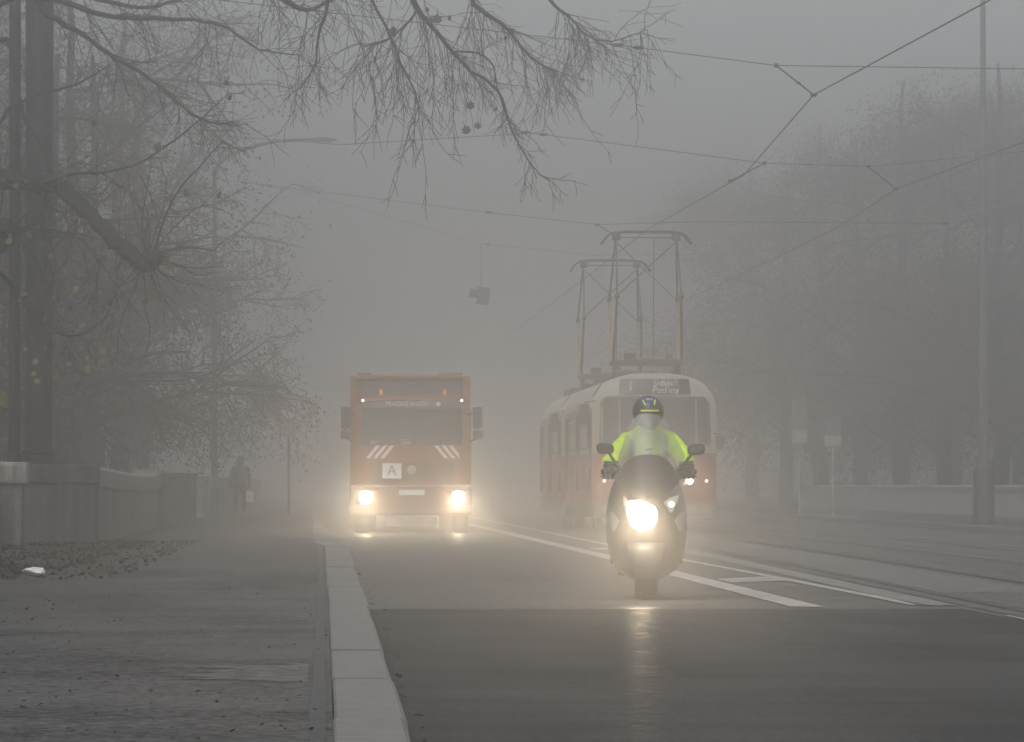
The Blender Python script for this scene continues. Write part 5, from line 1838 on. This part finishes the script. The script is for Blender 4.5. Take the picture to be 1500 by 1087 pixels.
a3 = jv((0, -0.02, 1.36), (0.2, 0.14), a2)
skin('coat', V, E, M_DARKCLOTH, PED, 0, 1)
bg_ = thing('shopping_bag', 'pale carrier bag hanging from the hand of the distant pedestrian', 'bag', (p.x + 0.29, p.y - 0.08, SIDEZ + 0.32))
MB().box((0, 0, 0.17), (0.26, 0.12, 0.34), bevel=0.04, taper=(0.85, 0.8)).build('bag_body', M_PALEBAG, bg_, True)
MB().tube([(-0.07, 0, 0.33), (-0.03, 0, 0.46), (0.03, 0, 0.46), (0.07, 0, 0.33)], 0.008, 5).build('handle', M_PALEBAG, bg_)

# ------------------------------------------------------------------ leaf heap, litter and the white scrap
rng = random.Random(77)


def litter(n, place, smin, smax, flat=0.35):
    b = MB()
    for k in range(n):
        x, y, z = place()
        s = rng.uniform(smin, smax)
        a = rng.uniform(0, 6.28)
        rot = Euler((rng.gauss(0, flat), rng.gauss(0, flat), a)).to_matrix()
        o_ = [(0, -1), (0.75, -0.3), (0.5, 0.4), (0, 1), (-0.55, 0.35), (-0.7, -0.35)]
        vs = [Vector((x, y, z)) + rot @ Vector((px * s, py * s, 0.12 * s * abs(px))) for px, py in o_]
        b.add(vs, [(0, 1, 2, 3), (0, 3, 4, 5)])
    return b


def heap_h(x, y):
    u = (x + 3.6) / 1.5
    v = (y - 70) / 17
    return max(0, 1 - u * u) * max(0, 1 - v * v) * 0.10 * (0.7 + 0.6 * noise.noise(Vector((x * 1.5, y * 0.35, 3))))


def pl_heap():
    while True:
        x, y = rng.uniform(-4.4, -1.9), rng.uniform(52.5, 87)
        edge = -2.55 + 0.35 * noise.noise(Vector((y * 0.3, 1, 1))) - (0.3 if y < 58 else 0)
        if x > edge and rng.random() > 0.10:
            continue
        if rng.random() < 0.5 + 0.6 * noise.noise(Vector((x * 1.2, y * 0.25, 9))) + 0.25:
            return x, y, SIDEZ + 0.012 + heap_h(x, y) * rng.random()


hb = MB()
NX, NY = 14, 40
vs = []
for j in range(NY + 1):
    for i in range(NX + 1):
        x, y = -5.1 + 3.0 * i / NX, 53 + 34 * j / NY
        vs.append((x, y, SIDEZ - 0.02 + heap_h(x, y) + 0.02 * (heap_h(x, y) > 0.01)))
hb.add(vs, [(j * (NX + 1) + i, j * (NX + 1) + i + 1, (j + 1) * (NX + 1) + i + 1, (j + 1) * (NX + 1) + i) for j in range(NY) for i in range(NX)])
lh = litter(15000, pl_heap, 0.012, 0.034, 0.55)
lh.add(hb.v, hb.f)
tag(lh.build('leaf_heap', M_LITTER), 'heap of rotting brown leaves swept along the foot of the parapet', 'leaves', None, 'stuff')


def pl_walk():
    while True:
        y = 17 + 75 * rng.random() ** 1.6
        x = rng.uniform(-4.4 if y > 60 else -y * 0.06, 0.0)
        if rng.random() < 0.35 + 0.5 * noise.noise(Vector((x * 1.3, y * 0.4, 4))) + (0.35 if x < -1.0 - 0.01 * y else 0):
            return x, y, SIDEZ + 0.010


tag(litter(1200, pl_walk, 0.004, 0.015, 0.25).build('leaf_litter', M_LITTER), 'loose leaf scraps scattered over the footway asphalt', 'leaves', None, 'stuff')


def pl_gutter():
    y = 20 + 55 * rng.random()
    return interp(KERB_OUT, y) + 0.03 + abs(rng.gauss(0, 0.05)), y, 0.014


tag(litter(60, pl_gutter, 0.012, 0.03, 0.2).build('gutter_litter', M_LITTER), 'few leaf scraps lying in the gutter below the kerb', 'leaves', None, 'stuff')
for (x, y, d_, lab) in ((500, 1002, None, 'single fallen leaf on the kerb stone'), (244, 1027, None, 'small tuft of greenish leaf scraps on the footway')):
    pass
p = W(62, 842, 55.4)
bm = bmesh.new()
bmesh.ops.create_icosphere(bm, subdivisions=3, radius=0.09)
for v in bm.verts:
    n1 = noise.noise(v.co * 16) * 0.035 + noise.noise(v.co * 40) * 0.014
    v.co += v.co.normalized() * n1
    v.co.z *= 0.45
    v.co.x *= 1.15 - v.co.x * 2.0
me = bpy.data.meshes.new('crumpled_bag')
bm.to_mesh(me)
bm.free()
me.materials.append(M_WHITE)
cb = bpy.data.objects.new('crumpled_bag', me)
COL.objects.link(cb)
cb.location = (p.x, 54.4, SIDEZ + 0.045)
tag(cb, 'crumpled white plastic scrap lying before the leaf heap', 'litter')

# ------------------------------------------------------------------ fog
bpy.context.view_layer.update()
ZTOP = max((o_.matrix_world @ Vector(c_)).z for o_ in SC.objects if o_.type == 'MESH' for c_ in o_.bound_box) + 0.3
hz = MB().box((10, 290, (ZTOP - 1.3) / 2), (480, 720, ZTOP + 1.3)).build('haze', M_WHITE)
tag(hz, 'grey fog filling the street', 'fog', None, 'stuff')
m = bpy.data.materials.new('fog')
m.use_nodes = True
nt = m.node_tree
nt.nodes.clear()
o = nt.nodes.new('ShaderNodeOutputMaterial')
pv = nt.nodes.new('ShaderNodeVolumePrincipled')
pv.inputs['Color'].default_value = (0.93, 0.93, 0.93, 1)
pv.inputs['Density'].default_value = 0.0086
pv.inputs['Anisotropy'].default_value = 0.93
nt.links.new(pv.outputs[0], o.inputs['Volume'])
hz.data.materials.clear()
hz.data.materials.append(m)
m.cycles.homogeneous_volume = True
hz.visible_shadow = True
